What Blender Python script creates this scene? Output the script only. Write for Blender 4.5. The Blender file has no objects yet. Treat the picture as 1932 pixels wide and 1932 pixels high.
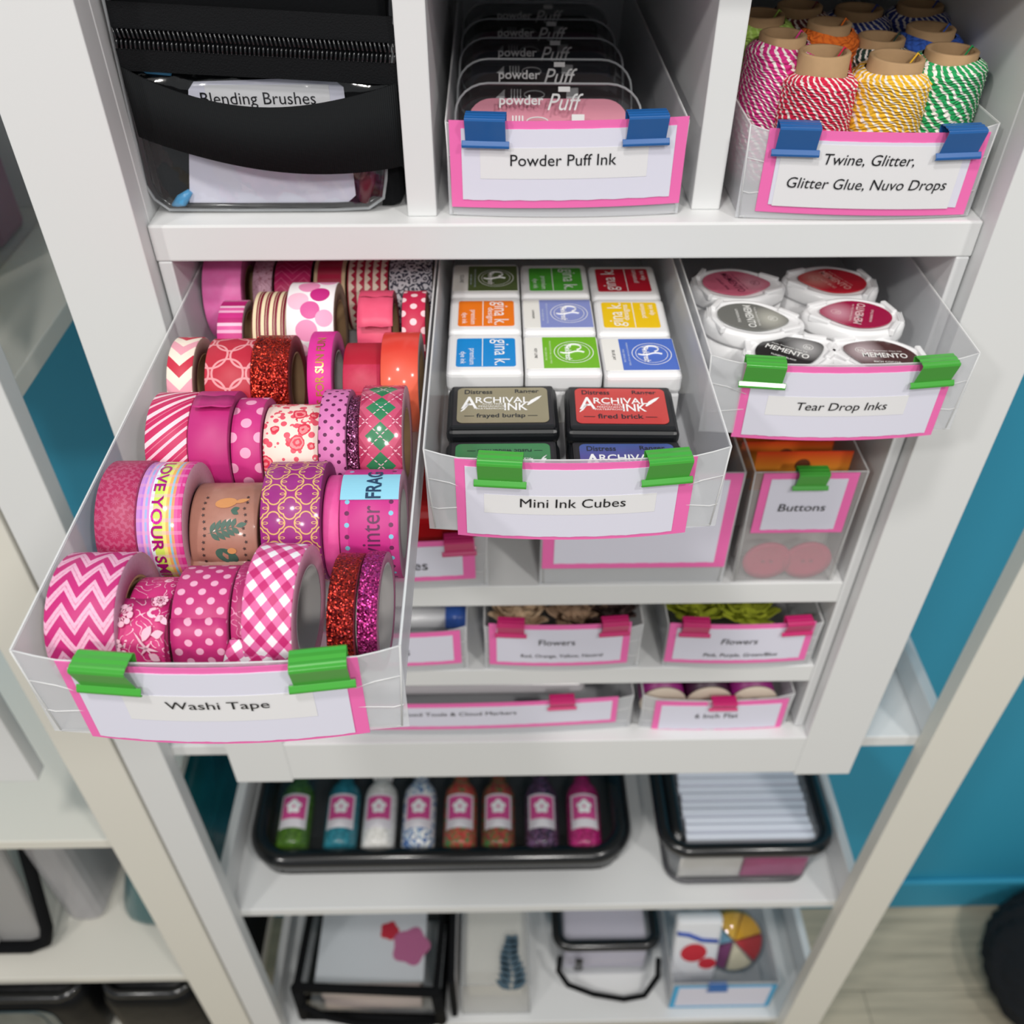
import bpy, bmesh, math, random
import numpy as np
from mathutils import Vector, Matrix
PI = math.pi
S = bpy.context.scene
COL = S.collection
random.seed(7)

# ------------------------------------------------------------------ camera, world, lights, exposure
F_PX = 1750.0
CAM = np.array([-0.0393, -0.4715, 0.2214])
TH, YAW, ROLL = 0.7303, 0.0187, 0.0026
_f = np.array([math.sin(YAW)*math.cos(TH), math.cos(YAW)*math.cos(TH), -math.sin(TH)])
_r = np.array([math.cos(YAW), -math.sin(YAW), 0.0])
_u = np.cross(_r, _f)
RT = math.cos(ROLL)*_r + math.sin(ROLL)*_u
UP = -math.sin(ROLL)*_r + math.cos(ROLL)*_u
cd = bpy.data.cameras.new('camera')
cam = bpy.data.objects.new('camera', cd)
COL.objects.link(cam)
cam.matrix_world = Matrix(((RT[0], UP[0], -_f[0], CAM[0]), (RT[1], UP[1], -_f[1], CAM[1]), (RT[2], UP[2], -_f[2], CAM[2]), (0, 0, 0, 1)))
cd.sensor_width = 36.0
cd.lens = F_PX/1932*36
cd.clip_start = 0.01
cd.dof.use_dof = True
cd.dof.focus_distance = 0.425
cd.dof.aperture_fstop = 9.5
S.camera = cam
S.view_settings.view_transform = 'Standard'
S.view_settings.look = 'None'
S.view_settings.gamma = 1
S.view_settings.use_curve_mapping = False
S.view_settings.exposure = 0.0
w = bpy.data.worlds.new('room_light')
S.world = w
w.use_nodes = True
w.node_tree.nodes['Background'].inputs[0].default_value = (0.93, 0.97, 1.0, 1)
w.node_tree.nodes['Background'].inputs[1].default_value = 0.31

def lamp(name, loc, size, power, color=(1, .97, .93)):
    d = bpy.data.lights.new(name, 'AREA')
    d.shape = 'DISK'
    d.size = size
    d.energy = power
    d.color = color
    o = bpy.data.objects.new(name, d)
    COL.objects.link(o)
    o.location = loc
    t = Vector((0, 0.0, -0.4)) - Vector(loc)
    o.rotation_euler = t.to_track_quat('-Z', 'Y').to_euler()
    return o
lamp('ceiling_lamp', (-0.42, -0.95, 1.75), 0.20, 15.5)
lamp('ceiling_lamp', (1.15, -1.50, 1.75), 0.22, 17.0)
lamp('ceiling_lamp', (-1.70, -2.00, 1.75), 0.22, 19.5)
lamp('ceiling_lamp', (0.30, -2.60, 1.75), 0.30, 26.0)

def at(px, py, ax, val):
    """the point of the plane X/Y/Z = val that stands at a place measured on the photograph"""
    d = _f + RT*(px-966)/F_PX - UP*(py-966)/F_PX
    i = 'XYZ'.index(ax)
    return CAM + (val-CAM[i])/d[i]*d

# ------------------------------------------------------------------ materials
def lin(c):
    return c/12.92 if c <= 0.04045 else ((c+0.055)/1.055)**2.4
def hx(h, k=1.04):
    h = h.lstrip('#')
    return tuple(min(.93, lin(int(h[i:i+2], 16)/255)*k) for i in (0, 2, 4)) + (1,)
MATS = {}
def newmat(name):
    m = bpy.data.materials.new(name)
    m.use_nodes = True
    nt = m.node_tree
    return m, nt, nt.nodes['Principled BSDF']
def mat(name, h='#ffffff', rough=.45, metal=0, spec=.5, coat=0, bump=0, bscale=300, var=0):
    if name in MATS: return MATS[name]
    m, nt, b = newmat(name)
    b.inputs['Base Color'].default_value = hx(h)
    b.inputs['Roughness'].default_value = rough
    b.inputs['Metallic'].default_value = metal
    b.inputs['Specular IOR Level'].default_value = spec
    b.inputs['Coat Weight'].default_value = coat
    b.inputs['Coat Roughness'].default_value = .08
    if bump or var:
        tc = nt.nodes.new('ShaderNodeTexCoord')
        nz = nt.nodes.new('ShaderNodeTexNoise')
        nz.inputs['Scale'].default_value = bscale
        nz.inputs['Detail'].default_value = 3
        nt.links.new(tc.outputs['Object'], nz.inputs['Vector'])
        if bump:
            bp = nt.nodes.new('ShaderNodeBump')
            bp.inputs['Strength'].default_value = bump
            bp.inputs['Distance'].default_value = .001
            nt.links.new(nz.outputs['Fac'], bp.inputs['Height'])
            nt.links.new(bp.outputs['Normal'], b.inputs['Normal'])
        if var:
            mx = nt.nodes.new('ShaderNodeMix'); mx.data_type = 'RGBA'
            nt.links.new(nz.outputs['Fac'], mx.inputs[0])
            c = hx(h)
            mx.inputs[6].default_value = tuple(x*(1-var) for x in c[:3])+(1,)
            mx.inputs[7].default_value = tuple(min(.95, x*(1+var)) for x in c[:3])+(1,)
            nt.links.new(mx.outputs[2], b.inputs['Base Color'])
    MATS[name] = m
    return m
def sheer(name, h, fac, rough=.35, tint='#ffffff', spec=.5):
    """thin see-through plastic: part clear, part milky"""
    if name in MATS: return MATS[name]
    m, nt, b = newmat(name)
    b.inputs['Base Color'].default_value = hx(h)
    b.inputs['Roughness'].default_value = rough
    b.inputs['Specular IOR Level'].default_value = spec
    t = nt.nodes.new('ShaderNodeBsdfTransparent')
    t.inputs['Color'].default_value = hx(tint, 1)
    t.inputs['Color'].default_value = tuple(min(1, c) for c in t.inputs['Color'].default_value)
    mx = nt.nodes.new('ShaderNodeMixShader')
    mx.inputs[0].default_value = fac
    nt.links.new(t.outputs[0], mx.inputs[1])
    nt.links.new(b.outputs[0], mx.inputs[2])
    nt.links.new(mx.outputs[0], nt.nodes['Material Output'].inputs[0])
    MATS[name] = m
    return m
def vinyl(name='clear_vinyl', gloss=.08, bump=.35, scale=45, rough=.10):
    if name in MATS: return MATS[name]
    m, nt, b = newmat(name)
    nt.nodes.remove(b)
    t = nt.nodes.new('ShaderNodeBsdfTransparent'); t.inputs['Color'].default_value = (.93, .94, .95, 1)
    g = nt.nodes.new('ShaderNodeBsdfGlossy'); g.inputs['Roughness'].default_value = rough
    fr = nt.nodes.new('ShaderNodeLayerWeight'); fr.inputs['Blend'].default_value = .25
    ad = nt.nodes.new('ShaderNodeMath'); ad.operation = 'MULTIPLY_ADD'
    ad.inputs[1].default_value = .5; ad.inputs[2].default_value = gloss
    nt.links.new(fr.outputs['Fresnel'], ad.inputs[0])
    tc = nt.nodes.new('ShaderNodeTexCoord')
    nz = nt.nodes.new('ShaderNodeTexNoise'); nz.inputs['Scale'].default_value = scale
    nt.links.new(tc.outputs['Object'], nz.inputs['Vector'])
    bp = nt.nodes.new('ShaderNodeBump'); bp.inputs['Strength'].default_value = bump; bp.inputs['Distance'].default_value = .004
    nt.links.new(nz.outputs['Fac'], bp.inputs['Height'])
    nt.links.new(bp.outputs['Normal'], g.inputs['Normal'])
    mx = nt.nodes.new('ShaderNodeMixShader')
    nt.links.new(ad.outputs[0], mx.inputs[0])
    nt.links.new(t.outputs[0], mx.inputs[1]); nt.links.new(g.outputs[0], mx.inputs[2])
    nt.links.new(mx.outputs[0], nt.nodes['Material Output'].inputs[0])
    MATS[name] = m
    return m

class E:
    """a value in a node tree; arithmetic on it makes Math nodes"""
    def __init__(s, nt, x): s.nt, s.x = nt, x
    def op(s, o, *a):
        n = s.nt.nodes.new('ShaderNodeMath'); n.operation = o
        for i, v in enumerate((s,)+a):
            v = v.x if isinstance(v, E) else v
            if isinstance(v, (int, float)): n.inputs[i].default_value = v
            else: s.nt.links.new(v, n.inputs[i])
        return E(s.nt, n.outputs[0])
    def __add__(s, o): return s.op('ADD', o)
    __radd__ = __add__
    def __sub__(s, o): return s.op('SUBTRACT', o)
    def __rsub__(s, o): return E(s.nt, float(o)).op('SUBTRACT', s)
    def __mul__(s, o): return s.op('MULTIPLY', o)
    __rmul__ = __mul__
    def __truediv__(s, o): return s.op('DIVIDE', o)
    def __mod__(s, o): return s.op('FLOORED_MODULO', o)
    def __lt__(s, o): return s.op('LESS_THAN', o)
    def __gt__(s, o): return s.op('GREATER_THAN', o)
    def __and__(s, o): return s.op('MULTIPLY', o)
    def __or__(s, o): return s.op('MAXIMUM', o)
    def abs(s): return s.op('ABSOLUTE')
    def sin(s): return s.op('SINE')
    def sqrt(s): return s.op('SQRT')
    def floor(s): return s.op('FLOOR')
    def mn(s, o): return s.op('MINIMUM', o)
    def atan2(s, o): return s.op('ARCTAN2', o)
class Pat:
    def __init__(s, nt):
        s.nt = nt
        tc = nt.nodes.new('ShaderNodeTexCoord')
        sp = nt.nodes.new('ShaderNodeSeparateXYZ')
        nt.links.new(tc.outputs['UV'], sp.inputs[0])
        s.uv = tc.outputs['UV']
        s.u, s.v = E(nt, sp.outputs[0]), E(nt, sp.outputs[1])
    def mix(s, f, a, b):
        n = s.nt.nodes.new('ShaderNodeMix'); n.data_type = 'RGBA'
        for i, v in ((0, f), (6, a), (7, b)):
            v = v.x if isinstance(v, E) else v
            if isinstance(v, str): n.inputs[i].default_value = hx(v)
            elif isinstance(v, (tuple, float, int)): n.inputs[i].default_value = v
            else: s.nt.links.new(v, n.inputs[i])
        return n.outputs[2]
    def noise(s, sc, det=2):
        n = s.nt.nodes.new('ShaderNodeTexNoise'); n.inputs['Scale'].default_value = sc; n.inputs['Detail'].default_value = det
        s.nt.links.new(s.uv, n.inputs['Vector']); return E(s.nt, n.outputs['Fac'])
    def voro(s, sc, feat='F1'):
        n = s.nt.nodes.new('ShaderNodeTexVoronoi'); n.feature = feat; n.inputs['Scale'].default_value = sc
        s.nt.links.new(s.uv, n.inputs['Vector']); return n
    def cell(s, pu, pv, stag=True, ou=0., ov=0.):
        """distance to the nearest point of a staggered lattice, with local coordinates"""
        def one(a, b):
            x = (s.u+a) % pu - pu/2; y = (s.v+b) % pv - pv/2
            return x, y, (x*x+y*y).sqrt()
        A = one(ou, ov)
        if not stag: return A[2], A, None
        B = one(ou+pu/2, ov+pv/2)
        return A[2].mn(B[2]), A, B
def patmat(name, fn, rough=.42, coat=.0, metal=0):
    if name in MATS: return MATS[name]
    m, nt, b = newmat(name)
    c = fn(Pat(nt))
    if isinstance(c, tuple):
        c, hgt = c
        bp = nt.nodes.new('ShaderNodeBump'); bp.inputs['Strength'].default_value = .9; bp.inputs['Distance'].default_value = .0007
        nt.links.new(hgt.x, bp.inputs['Height']); nt.links.new(bp.outputs['Normal'], b.inputs['Normal'])
    nt.links.new(c, b.inputs['Base Color'])
    b.inputs['Roughness'].default_value = rough
    b.inputs['Coat Weight'].default_value = coat
    b.inputs['Coat Roughness'].default_value = .12
    b.inputs['Metallic'].default_value = metal
    MATS[name] = m
    return m
def glitter(name, dark, light, size=1.1):
    if name in MATS: return MATS[name]
    m, nt, b = newmat(name)
    P = Pat(nt)
    v = P.voro(size)
    sp = nt.nodes.new('ShaderNodeSeparateColor')
    nt.links.new(v.outputs['Color'], sp.inputs[0])
    f = E(nt, sp.outputs[0])
    nt.links.new(P.mix(f*f, dark, light), b.inputs['Base Color'])
    b.inputs['Metallic'].default_value = .75
    b.inputs['Roughness'].default_value = .28
    g = nt.nodes.new('ShaderNodeNewGeometry')
    a = nt.nodes.new('ShaderNodeVectorMath'); a.operation = 'SUBTRACT'
    nt.links.new(v.outputs['Color'], a.inputs[0]); a.inputs[1].default_value = (.5, .5, .5)
    s = nt.nodes.new('ShaderNodeVectorMath'); s.operation = 'SCALE'; s.inputs[3].default_value = 1.3
    nt.links.new(a.outputs[0], s.inputs[0])
    d = nt.nodes.new('ShaderNodeVectorMath'); d.operation = 'ADD'
    nt.links.new(g.outputs['Normal'], d.inputs[0]); nt.links.new(s.outputs[0], d.inputs[1])
    n = nt.nodes.new('ShaderNodeVectorMath'); n.operation = 'NORMALIZE'
    nt.links.new(d.outputs[0], n.inputs[0]); nt.links.new(n.outputs[0], b.inputs['Normal'])
    MATS[name] = m
    return m

WHITE = mat('white_laminate', '#dcdddd', .38)
WARM = mat('cream_laminate', '#dfdcd2', .42)
BOXW = mat('white_board', '#d8d9da', .5)
FROST = sheer('frosted_plastic', '#e6e8ec', .42, .38)
THIN = sheer('clear_soft_plastic', '#e0dfe0', .20, .3)
EDGE = sheer('frosted_plastic_edge', '#f2f4f8', .60, .3)
PINK = mat('pink_cardstock', '#ec6cb0', .75)
CARD = mat('white_cardstock', '#dad9e7', .7)
STICK = mat('printed_strip', '#e3e2e4', .4)
INKB = mat('black_print', '#15151a', .5)
WINK = mat('white_print', '#efefef', .5)
KRAFT = mat('kraft_cardboard', '#a98964', .85, var=.15, bscale=120)
GREYC = mat('grey_core', '#b9b6b4', .7)
BLACKF = mat('black_fabric', '#101113', .9, spec=.15, bump=.3, bscale=900)
BLACKG = mat('black_gloss_vinyl', '#101113', .22, coat=.4)
BLACKP = mat('black_plastic', '#15171a', .35)
GREEN = mat('green_metal', '#3f9f33', .35, coat=.3)
BLUE = mat('blue_metal', '#1a5a9c', .35, coat=.3)
MAG = mat('magenta_metal', '#c01f68', .35, coat=.3)
WPL = mat('white_plastic', '#e9e9ea', .28, coat=.15)

# ------------------------------------------------------------------ mesh helpers
def bx(bm, x0, x1, y0, y1, z0, z1, mi=0):
    vs = [bm.verts.new((x, y, z)) for z in (z0, z1) for y in (y0, y1) for x in (x0, x1)]
    for f in ((0, 2, 3, 1), (4, 5, 7, 6), (0, 1, 5, 4), (2, 6, 7, 3), (0, 4, 6, 2), (1, 3, 7, 5)):
        bm.faces.new([vs[i] for i in f]).material_index = mi
    return bm
def merge(bm, src, M=None):
    me = bpy.data.meshes.new('t'); src.to_mesh(me); src.free()
    if M is not None: me.transform(M)
    bm.from_mesh(me); bpy.data.meshes.remove(me)
def rbox(bm, x0, x1, y0, y1, z0, z1, r, seg=2, M=None, vert=False, mi=0):
    t = bmesh.new(); bx(t, x0, x1, y0, y1, z0, z1, mi)
    es = [e for e in t.edges if not vert or abs(e.verts[0].co.z-e.verts[1].co.z) > 1e-9]
    bmesh.ops.bevel(t, geom=es, offset=r, segments=seg, affect='EDGES', profile=.5)
    merge(bm, t, M)
    return bm
def prism(bm, poly, z0, z1, f=lambda x, y, z: (x, y, z), mi=0):
    """polygon (a,b) extruded from z0 to z1, mapped by f"""
    a = [bm.verts.new(f(x, y, z0)) for x, y in poly]
    b = [bm.verts.new(f(x, y, z1)) for x, y in poly]
    n = len(poly)
    for fs in [a[::-1], b]+[[a[i], a[(i+1) % n], b[(i+1) % n], b[i]] for i in range(n)]:
        bm.faces.new(fs).material_index = mi
    return bm
def rrect(x0, x1, y0, y1, r, n=5):
    out = []
    for cx, cy, a in ((x1-r, y1-r, 0), (x0+r, y1-r, 90), (x0+r, y0+r, 180), (x1-r, y0+r, 270)):
        for k in range(n+1):
            t = math.radians(a+90*k/n); out.append((cx+r*math.cos(t), cy+r*math.sin(t)))
    return out
def tube(bm, pts, r, n=10, closed=False, mi=0, squash=None):
    pts = [Vector(p) for p in pts]; N = len(pts); rings = []
    ref = None
    for i, p in enumerate(pts):
        a = pts[(i-1) % N] if closed or i > 0 else p
        b = pts[(i+1) % N] if closed or i < N-1 else p
        d = (b-a).normalized()
        if ref is None:
            ref = d.orthogonal().normalized()
        ref = (ref-d*ref.dot(d)).normalized()
        q = d.cross(ref)
        rr = r[i] if isinstance(r, (list, tuple)) else r
        rings.append([bm.verts.new(p+rr*(math.cos(2*PI*k/n)*ref+math.sin(2*PI*k/n)*q)) for k in range(n)])
    for i in range(N if closed else N-1):
        A, B = rings[i], rings[(i+1) % N]
        for k in range(n):
            f = bm.faces.new((A[k], A[(k+1) % n], B[(k+1) % n], B[k])); f.material_index = mi; f.smooth = True
    if not closed:
        bm.faces.new(rings[0][::-1]).material_index = mi; bm.faces.new(rings[-1]).material_index = mi
    return bm
def lathe(bm, prof, n=40, M=None, mi=None, cap=True):
    """profile of (radius, z) turned about Z"""
    t = bmesh.new(); rings = []
    for r, z in prof:
        rings.append([t.verts.new((r*math.cos(2*PI*k/n), r*math.sin(2*PI*k/n), z)) for k in range(n)])
    for i in range(len(prof)-1):
        for k in range(n):
            f = t.faces.new((rings[i][k], rings[i][(k+1) % n], rings[i+1][(k+1) % n], rings[i+1][k])); f.smooth = True
            if mi: f.material_index = mi[i]
    if cap:
        t.faces.new(rings[0][::-1]); t.faces.new(rings[-1])
    merge(bm, t, M)
    return bm
def ribbon(bm, pts, x0, x1, th, mi=0):
    """a bent sheet: polyline of (y,z) given thickness, spanning x0..x1"""
    n = len(pts); L, R = [], []
    for i, (y, z) in enumerate(pts):
        a = pts[max(i-1, 0)]; b = pts[min(i+1, n-1)]
        dy, dz = b[0]-a[0], b[1]-a[1]; l = math.hypot(dy, dz) or 1
        ny, nz = -dz/l*th/2, dy/l*th/2
        L.append((y+ny, z+nz)); R.append((y-ny, z-nz))
    poly = L+R[::-1]
    v = [[bm.verts.new((x, y, z)) for y, z in poly] for x in (x0, x1)]
    m = len(poly)
    for i in range(m):
        bm.faces.new((v[0][i], v[0][(i+1) % m], v[1][(i+1) % m], v[1][i])).material_index = mi
    for s in (0, 1):
        for i in range(n-1):
            q = [v[s][i], v[s][i+1], v[s][m-2-i], v[s][m-1-i]]
            bm.faces.new(q if s else q[::-1]).material_index = mi
    return bm
def plate(bm, x0, x1, z0, z1, yf, th, n=14, mi=0, zt=None, zb=None):
    """upright sheet whose front follows y = yf(x); optional top/bottom edge shapes"""
    zt = zt or (lambda x: z1); zb = zb or (lambda x: z0)
    c = []
    for i in range(n+1):
        x = x0+(x1-x0)*i/n; y = yf(x)
        c.append([bm.verts.new((x, y, zb(x))), bm.verts.new((x, y, zt(x))), bm.verts.new((x, y+th, zt(x))), bm.verts.new((x, y+th, zb(x)))])
    for i in range(n):
        a, b = c[i], c[i+1]
        for k in range(4):
            f = bm.faces.new((a[k], b[k], b[(k+1) % 4], a[(k+1) % 4])[::-1]); f.material_index = mi
    bm.faces.new(c[0]).material_index = mi; bm.faces.new(c[-1][::-1]).material_index = mi
    return bm
def ob(name, bm, mats, parent=None, loc=None, smooth=False, bevel=0):
    me = bpy.data.meshes.new(name)
    bmesh.ops.recalc_face_normals(bm, faces=bm.faces)
    bm.to_mesh(me); bm.free()
    for m in (mats if isinstance(mats, (list, tuple)) else [mats]): me.materials.append(m)
    if smooth:
        me.polygons.foreach_set('use_smooth', [True]*len(me.polygons))
    return link(name, me, parent, loc, bevel)
def link(name, me, parent=None, loc=None, bevel=0):
    o = bpy.data.objects.new(name, me)
    COL.objects.link(o)
    o.parent = parent
    if loc is not None: o.location = loc
    if bevel:
        md = o.modifiers.new('bevel', 'BEVEL'); md.width = bevel; md.segments = 2; md.limit_method = 'ANGLE'
    return o
def thing(name, label, cat, loc=(0, 0, 0), rz=0, group=None):
    o = bpy.data.objects.new(name, None); COL.objects.link(o)
    o.empty_display_size = .01
    o.location = loc; o.rotation_euler = (0, 0, rz)
    o['label'] = label; o['category'] = cat
    if group: o['group'] = group
    return o
def tag(o, label, cat, group=None):
    o['label'] = label; o['category'] = cat
    if group: o['group'] = group
    return o
def struct(o):
    o['kind'] = 'structure'; return o
TXT = {}
def text2d(s, bold=0, shear=0):
    k = (s, bold, shear)
    if k not in TXT:
        cu = bpy.data.curves.new('t', 'FONT'); cu.body = s; cu.size = 1; cu.offset = bold; cu.shear = shear
        cu.resolution_u = 3
        o = bpy.data.objects.new('t', cu)
        me = bpy.data.meshes.new_from_object(o)
        vs = [tuple(v.co[:2]) for v in me.vertices]; fs = [tuple(p.vertices) for p in me.polygons]
        bpy.data.objects.remove(o); bpy.data.curves.remove(cu); bpy.data.meshes.remove(me)
        xs = [v[0] for v in vs]; ys = [v[1] for v in vs]
        TXT[k] = (vs, fs, min(xs), max(xs))
    return TXT[k]
def text(bm, s, f, width=None, size=None, sy=1, bold=0, shear=0, mi=0):
    """letters centred on (0, cap middle); f maps flat (a,b) to 3D"""
    vs, fs, a, b = text2d(s, bold, shear)
    k = width/(b-a) if width else size
    V = [bm.verts.new(f((x-(a+b)/2)*k, (y-.35)*k*sy)) for x, y in vs]
    for q in fs:
        try: bm.faces.new([V[i] for i in q]).material_index = mi
        except ValueError: pass
    return bm

# ------------------------------------------------------------------ the setting
WALLY, FLOORZ = 0.34, -1.515
m, nt, b = newmat('teal_wall_paint')
tc = nt.nodes.new('ShaderNodeTexCoord'); nz = nt.nodes.new('ShaderNodeTexNoise'); nz.inputs['Scale'].default_value = 3
nt.links.new(tc.outputs['Object'], nz.inputs['Vector'])
mx = nt.nodes.new('ShaderNodeMix'); mx.data_type = 'RGBA'
mx.inputs[6].default_value = hx('#2b8cab', 1.2); mx.inputs[7].default_value = hx('#3195b4', 1.2)
nt.links.new(nz.outputs['Fac'], mx.inputs[0]); nt.links.new(mx.outputs[2], b.inputs['Base Color'])
b.inputs['Roughness'].default_value = .6
TEAL = m
struct(ob('wall_back', bx(bmesh.new(), -2.2, 2.4, WALLY, WALLY+.08, FLOORZ, 1.2), TEAL))
struct(ob('baseboard_back', rbox(bmesh.new(), -2.2, 2.4, WALLY-.012, WALLY, FLOORZ, FLOORZ+.095, .004), TEAL))
m, nt, b = newmat('grey_wood_floor')
tc = nt.nodes.new('ShaderNodeTexCoord'); mp = nt.nodes.new('ShaderNodeMapping'); mp.inputs['Scale'].default_value = (2.2, 26, 1)
nz = nt.nodes.new('ShaderNodeTexNoise'); nz.inputs['Scale'].default_value = 2.5; nz.inputs['Detail'].default_value = 6
br = nt.nodes.new('ShaderNodeTexBrick'); br.inputs['Scale'].default_value = 1
br.inputs['Brick Width'].default_value = 1.2; br.inputs['Row Height'].default_value = .18; br.inputs['Mortar Size'].default_value = .0015
br.inputs['Color1'].default_value = (.92, .92, .92, 1); br.inputs['Color2'].default_value = (1.05, 1.05, 1.05, 1); br.inputs['Mortar'].default_value = (.6, .6, .6, 1)
cr = nt.nodes.new('ShaderNodeValToRGB')
cr.color_ramp.elements[0].position = .3; cr.color_ramp.elements[0].color = hx('#a69c88', 1.14)
cr.color_ramp.elements[1].position = .75; cr.color_ramp.elements[1].color = hx('#cbbea6', 1.14)
mu = nt.nodes.new('ShaderNodeMix'); mu.data_type = 'RGBA'; mu.blend_type = 'MULTIPLY'; mu.inputs[0].default_value = 1
nt.links.new(tc.outputs['Object'], mp.inputs[0]); nt.links.new(mp.outputs[0], nz.inputs['Vector']); nt.links.new(tc.outputs['Object'], br.inputs['Vector'])
nt.links.new(nz.outputs['Fac'], cr.inputs[0]); nt.links.new(cr.outputs[0], mu.inputs[6]); nt.links.new(br.outputs[0], mu.inputs[7])
nt.links.new(mu.outputs[2], b.inputs['Base Color']); b.inputs['Roughness'].default_value = .5
struct(ob('floor', bx(bmesh.new(), -2.2, 2.4, -2.6, WALLY+.08, FLOORZ-.05, FLOORZ), m))

# ------------------------------------------------------------------ the craft cabinet (everything in metres; origin on the middle of the main shelf's front)
cab = thing('storage_cabinet', 'white craft cabinet with three cubbies above open shelves, in the middle of the photo', 'cabinet', (0, 0, -.53))
def cpart(name, x0, x1, y0, y1, z0, z1, bev=.0008, mm=None, parent=None):
    return ob(name, bx(bmesh.new(), x0, x1, y0, y1, z0+.53, z1+.53), mm or WHITE, parent or cab, None, bevel=bev)
for s in (-1, 1):
    a, c = sorted((s*.2302, s*.2815))
    cpart('stile', a, c, 0, .018, -.53, .42)
    a, c = sorted((s*.2212, s*.2290))
    cpart('side_panel', a, c, .012, .33, -.47, -.0212, mm=BOXW)
    a, c = sorted((s*.2300, s*.2480))
    cpart('outer_side', a, c, .018, .338, -.53, .42)
cpart('bottom_rail', -.2302, .2302, 0, .018, -.5255, -.4715)
cpart('main_shelf', -.2298, .2298, .012, .33, -.0212, 0, .0012)
cpart('divider', -.0882, -.0722, .022, .33, 0, .130)
cpart('divider', .0704, .0864, .029, .33, 0, .130)
cpart('cubby_top', -.2298, .2298, .012, .33, .130, .150)
cpart('shelf', -.2210, .2210, .012, .33, -.113, -.095)
cpart('shelf', -.2210, .2210, .012, .33, -.3085, -.2868)
cpart('shelf', -.2210, .2210, .012, .33, -.4065, -.3862)
cpart('floor_panel', -.2300, .2300, .018, .33, -.500, -.4760)
cpart('back_panel', -.2300, .2300, .330, .338, -.53, .42)

# ------------------------------------------------------------------ the rack it stands in front of, and its neighbour on the left
rack = thing('shelving_rack', 'white open shelving rack of posts and shelves behind and under the middle cabinet', 'rack', (0, .04, FLOORZ))
def rpart(root, name, x0, x1, y0, y1, z0, z1, mm=WARM):
    o = root.location
    return ob(name, bx(bmesh.new(), x0-o.x, x1-o.x, y0-o.y, y1-o.y, z0-o.z, z1-o.z), mm, root, None, bevel=.0012)
rpart(rack, 'post', .360, .4125, .022, .040, FLOORZ, .6)
rpart(rack, 'post', -.3905, -.352, .022, .040, FLOORZ, .6, WHITE)
for z, x0, x1, ll in ((-.5303, -.372, .364, .034), (-.869, -.372, .366, .052), (-1.236, -.372, .404, .06)):
    rpart(rack, 'shelf', x0, x1, .040, .336, z-.0155, z, WHITE)
    rpart(rack, 'side_lip', x1, x1+.011, .040, .336, z-.016, z+ll, WHITE)
    rpart(rack, 'side_lip', x0-.0005, x0+.0105, .041, .336, z, z+ll, WHITE)
left = thing('shelving_rack', 'white shelving rack at the left edge of the photo, partly behind the tape drawer', 'rack', (-.7, .04, FLOORZ))
rpart(left, 'post', -.4445, -.3925, .020, .040, FLOORZ, .6)
for z, xr in ((.085, -.405), (-.126, -.362), (-.702, -.405), (-1.055, -.405), (-1.236, -.405)):  # topmost shelf is out of view, added to shade the bay below it
    rpart(left, 'shelf', -1.1, xr, .040, .336, z-.016, z, WARM)
rpart(left, 'back_panel', -1.1, -.362, .327, .336, -.126, .6, BOXW)
rpart(left, 'hanging_stile', -.516, -.4635, .004, .020, -.53, .6, WHITE)

# ------------------------------------------------------------------ bins, their label cards and clips
def storage_bin(x0, x1, yf, yb, zb, h, label, group, bow=.004, ear=.004, taper=.003, tabs=True, hf=None, film=None):
    xc, W = (x0+x1)/2, (x1-x0)
    t = thing('storage_bin', label, 'bin', (xc, yf, zb), 0, group)
    L = yb-yf; hw = W/2; th = .0007
    bm = bmesh.new()
    bx(bm, -hw+taper, hw-taper, 0, L, 0, th)
    yfun = lambda x: -bow*max(0, 1-(x/hw)**2)
    zt = lambda x: h-ear*min(1, max(0, (hw-abs(x))/.014))
    hf = hf or h
    def wall(s, y0, y1):
        q = [(s*(hw-taper), y0, 0), (s*hw, y0, h), (s*hw, y1, h), (s*(hw-taper), y1, 0)]
        v = [bm.verts.new(p) for p in q]+[bm.verts.new((p[0]-s*th, p[1], p[2])) for p in q]
        for f in ((0, 1, 2, 3), (7, 6, 5, 4), (0, 4, 5, 1), (2, 6, 7, 3), (3, 7, 4, 0)): bm.faces.new([v[i] for i in f])
        bm.faces.new([v[i] for i in (1, 5, 6, 2)])
    wall(-1, 0, L); wall(1, 0, L)
    plate(bm, -hw, hw, 0, h, yfun, th, 18, 0, zt)
    bx(bm, -hw, hw, L-th, L, 0, h)
    ob('body', bm, film or FROST, t)
    # milky cut edges of the folded sheet
    bm = bmesh.new()
    for s in (-1, 1):
        bx(bm, s*hw-.0004, s*hw+.0004, 0, L, h, h+.0005)
        tube(bm, [(s*(hw-taper), -.0002, .001), (s*(hw-taper*.4), -.0004, h*.55), (s*hw, 0, h)], .00045, 6)
        if tabs:
            e = s*(hw-.0012)
            tube(bm, [(e, yfun(e)-.0002, h*.66), (e-s*.010, yfun(e-s*.010)-.0002, h*.62), (e-s*.021, yfun(e-s*.02)-.0002, h*.53)], .00028, 5)
            tube(bm, [(e, yfun(e)-.0002, h*.30), (e-s*.004, yfun(e-s*.004)-.0002, h*.28), (e-s*.021, yfun(e-s*.02)-.0002, h*.33)], .00028, 5)
    n = 18
    tube(bm, [(-hw+W*i/n, yfun(-hw+W*i/n)+.0003, zt(-hw+W*i/n)) for i in range(n+1)], .00035, 6)
    tube(bm, [(-hw+taper, 0, .0006), (hw-taper, 0, .0006)], .0006, 6)
    ob('rim', bm, EDGE, t)
    return t
CARDS = {}
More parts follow.
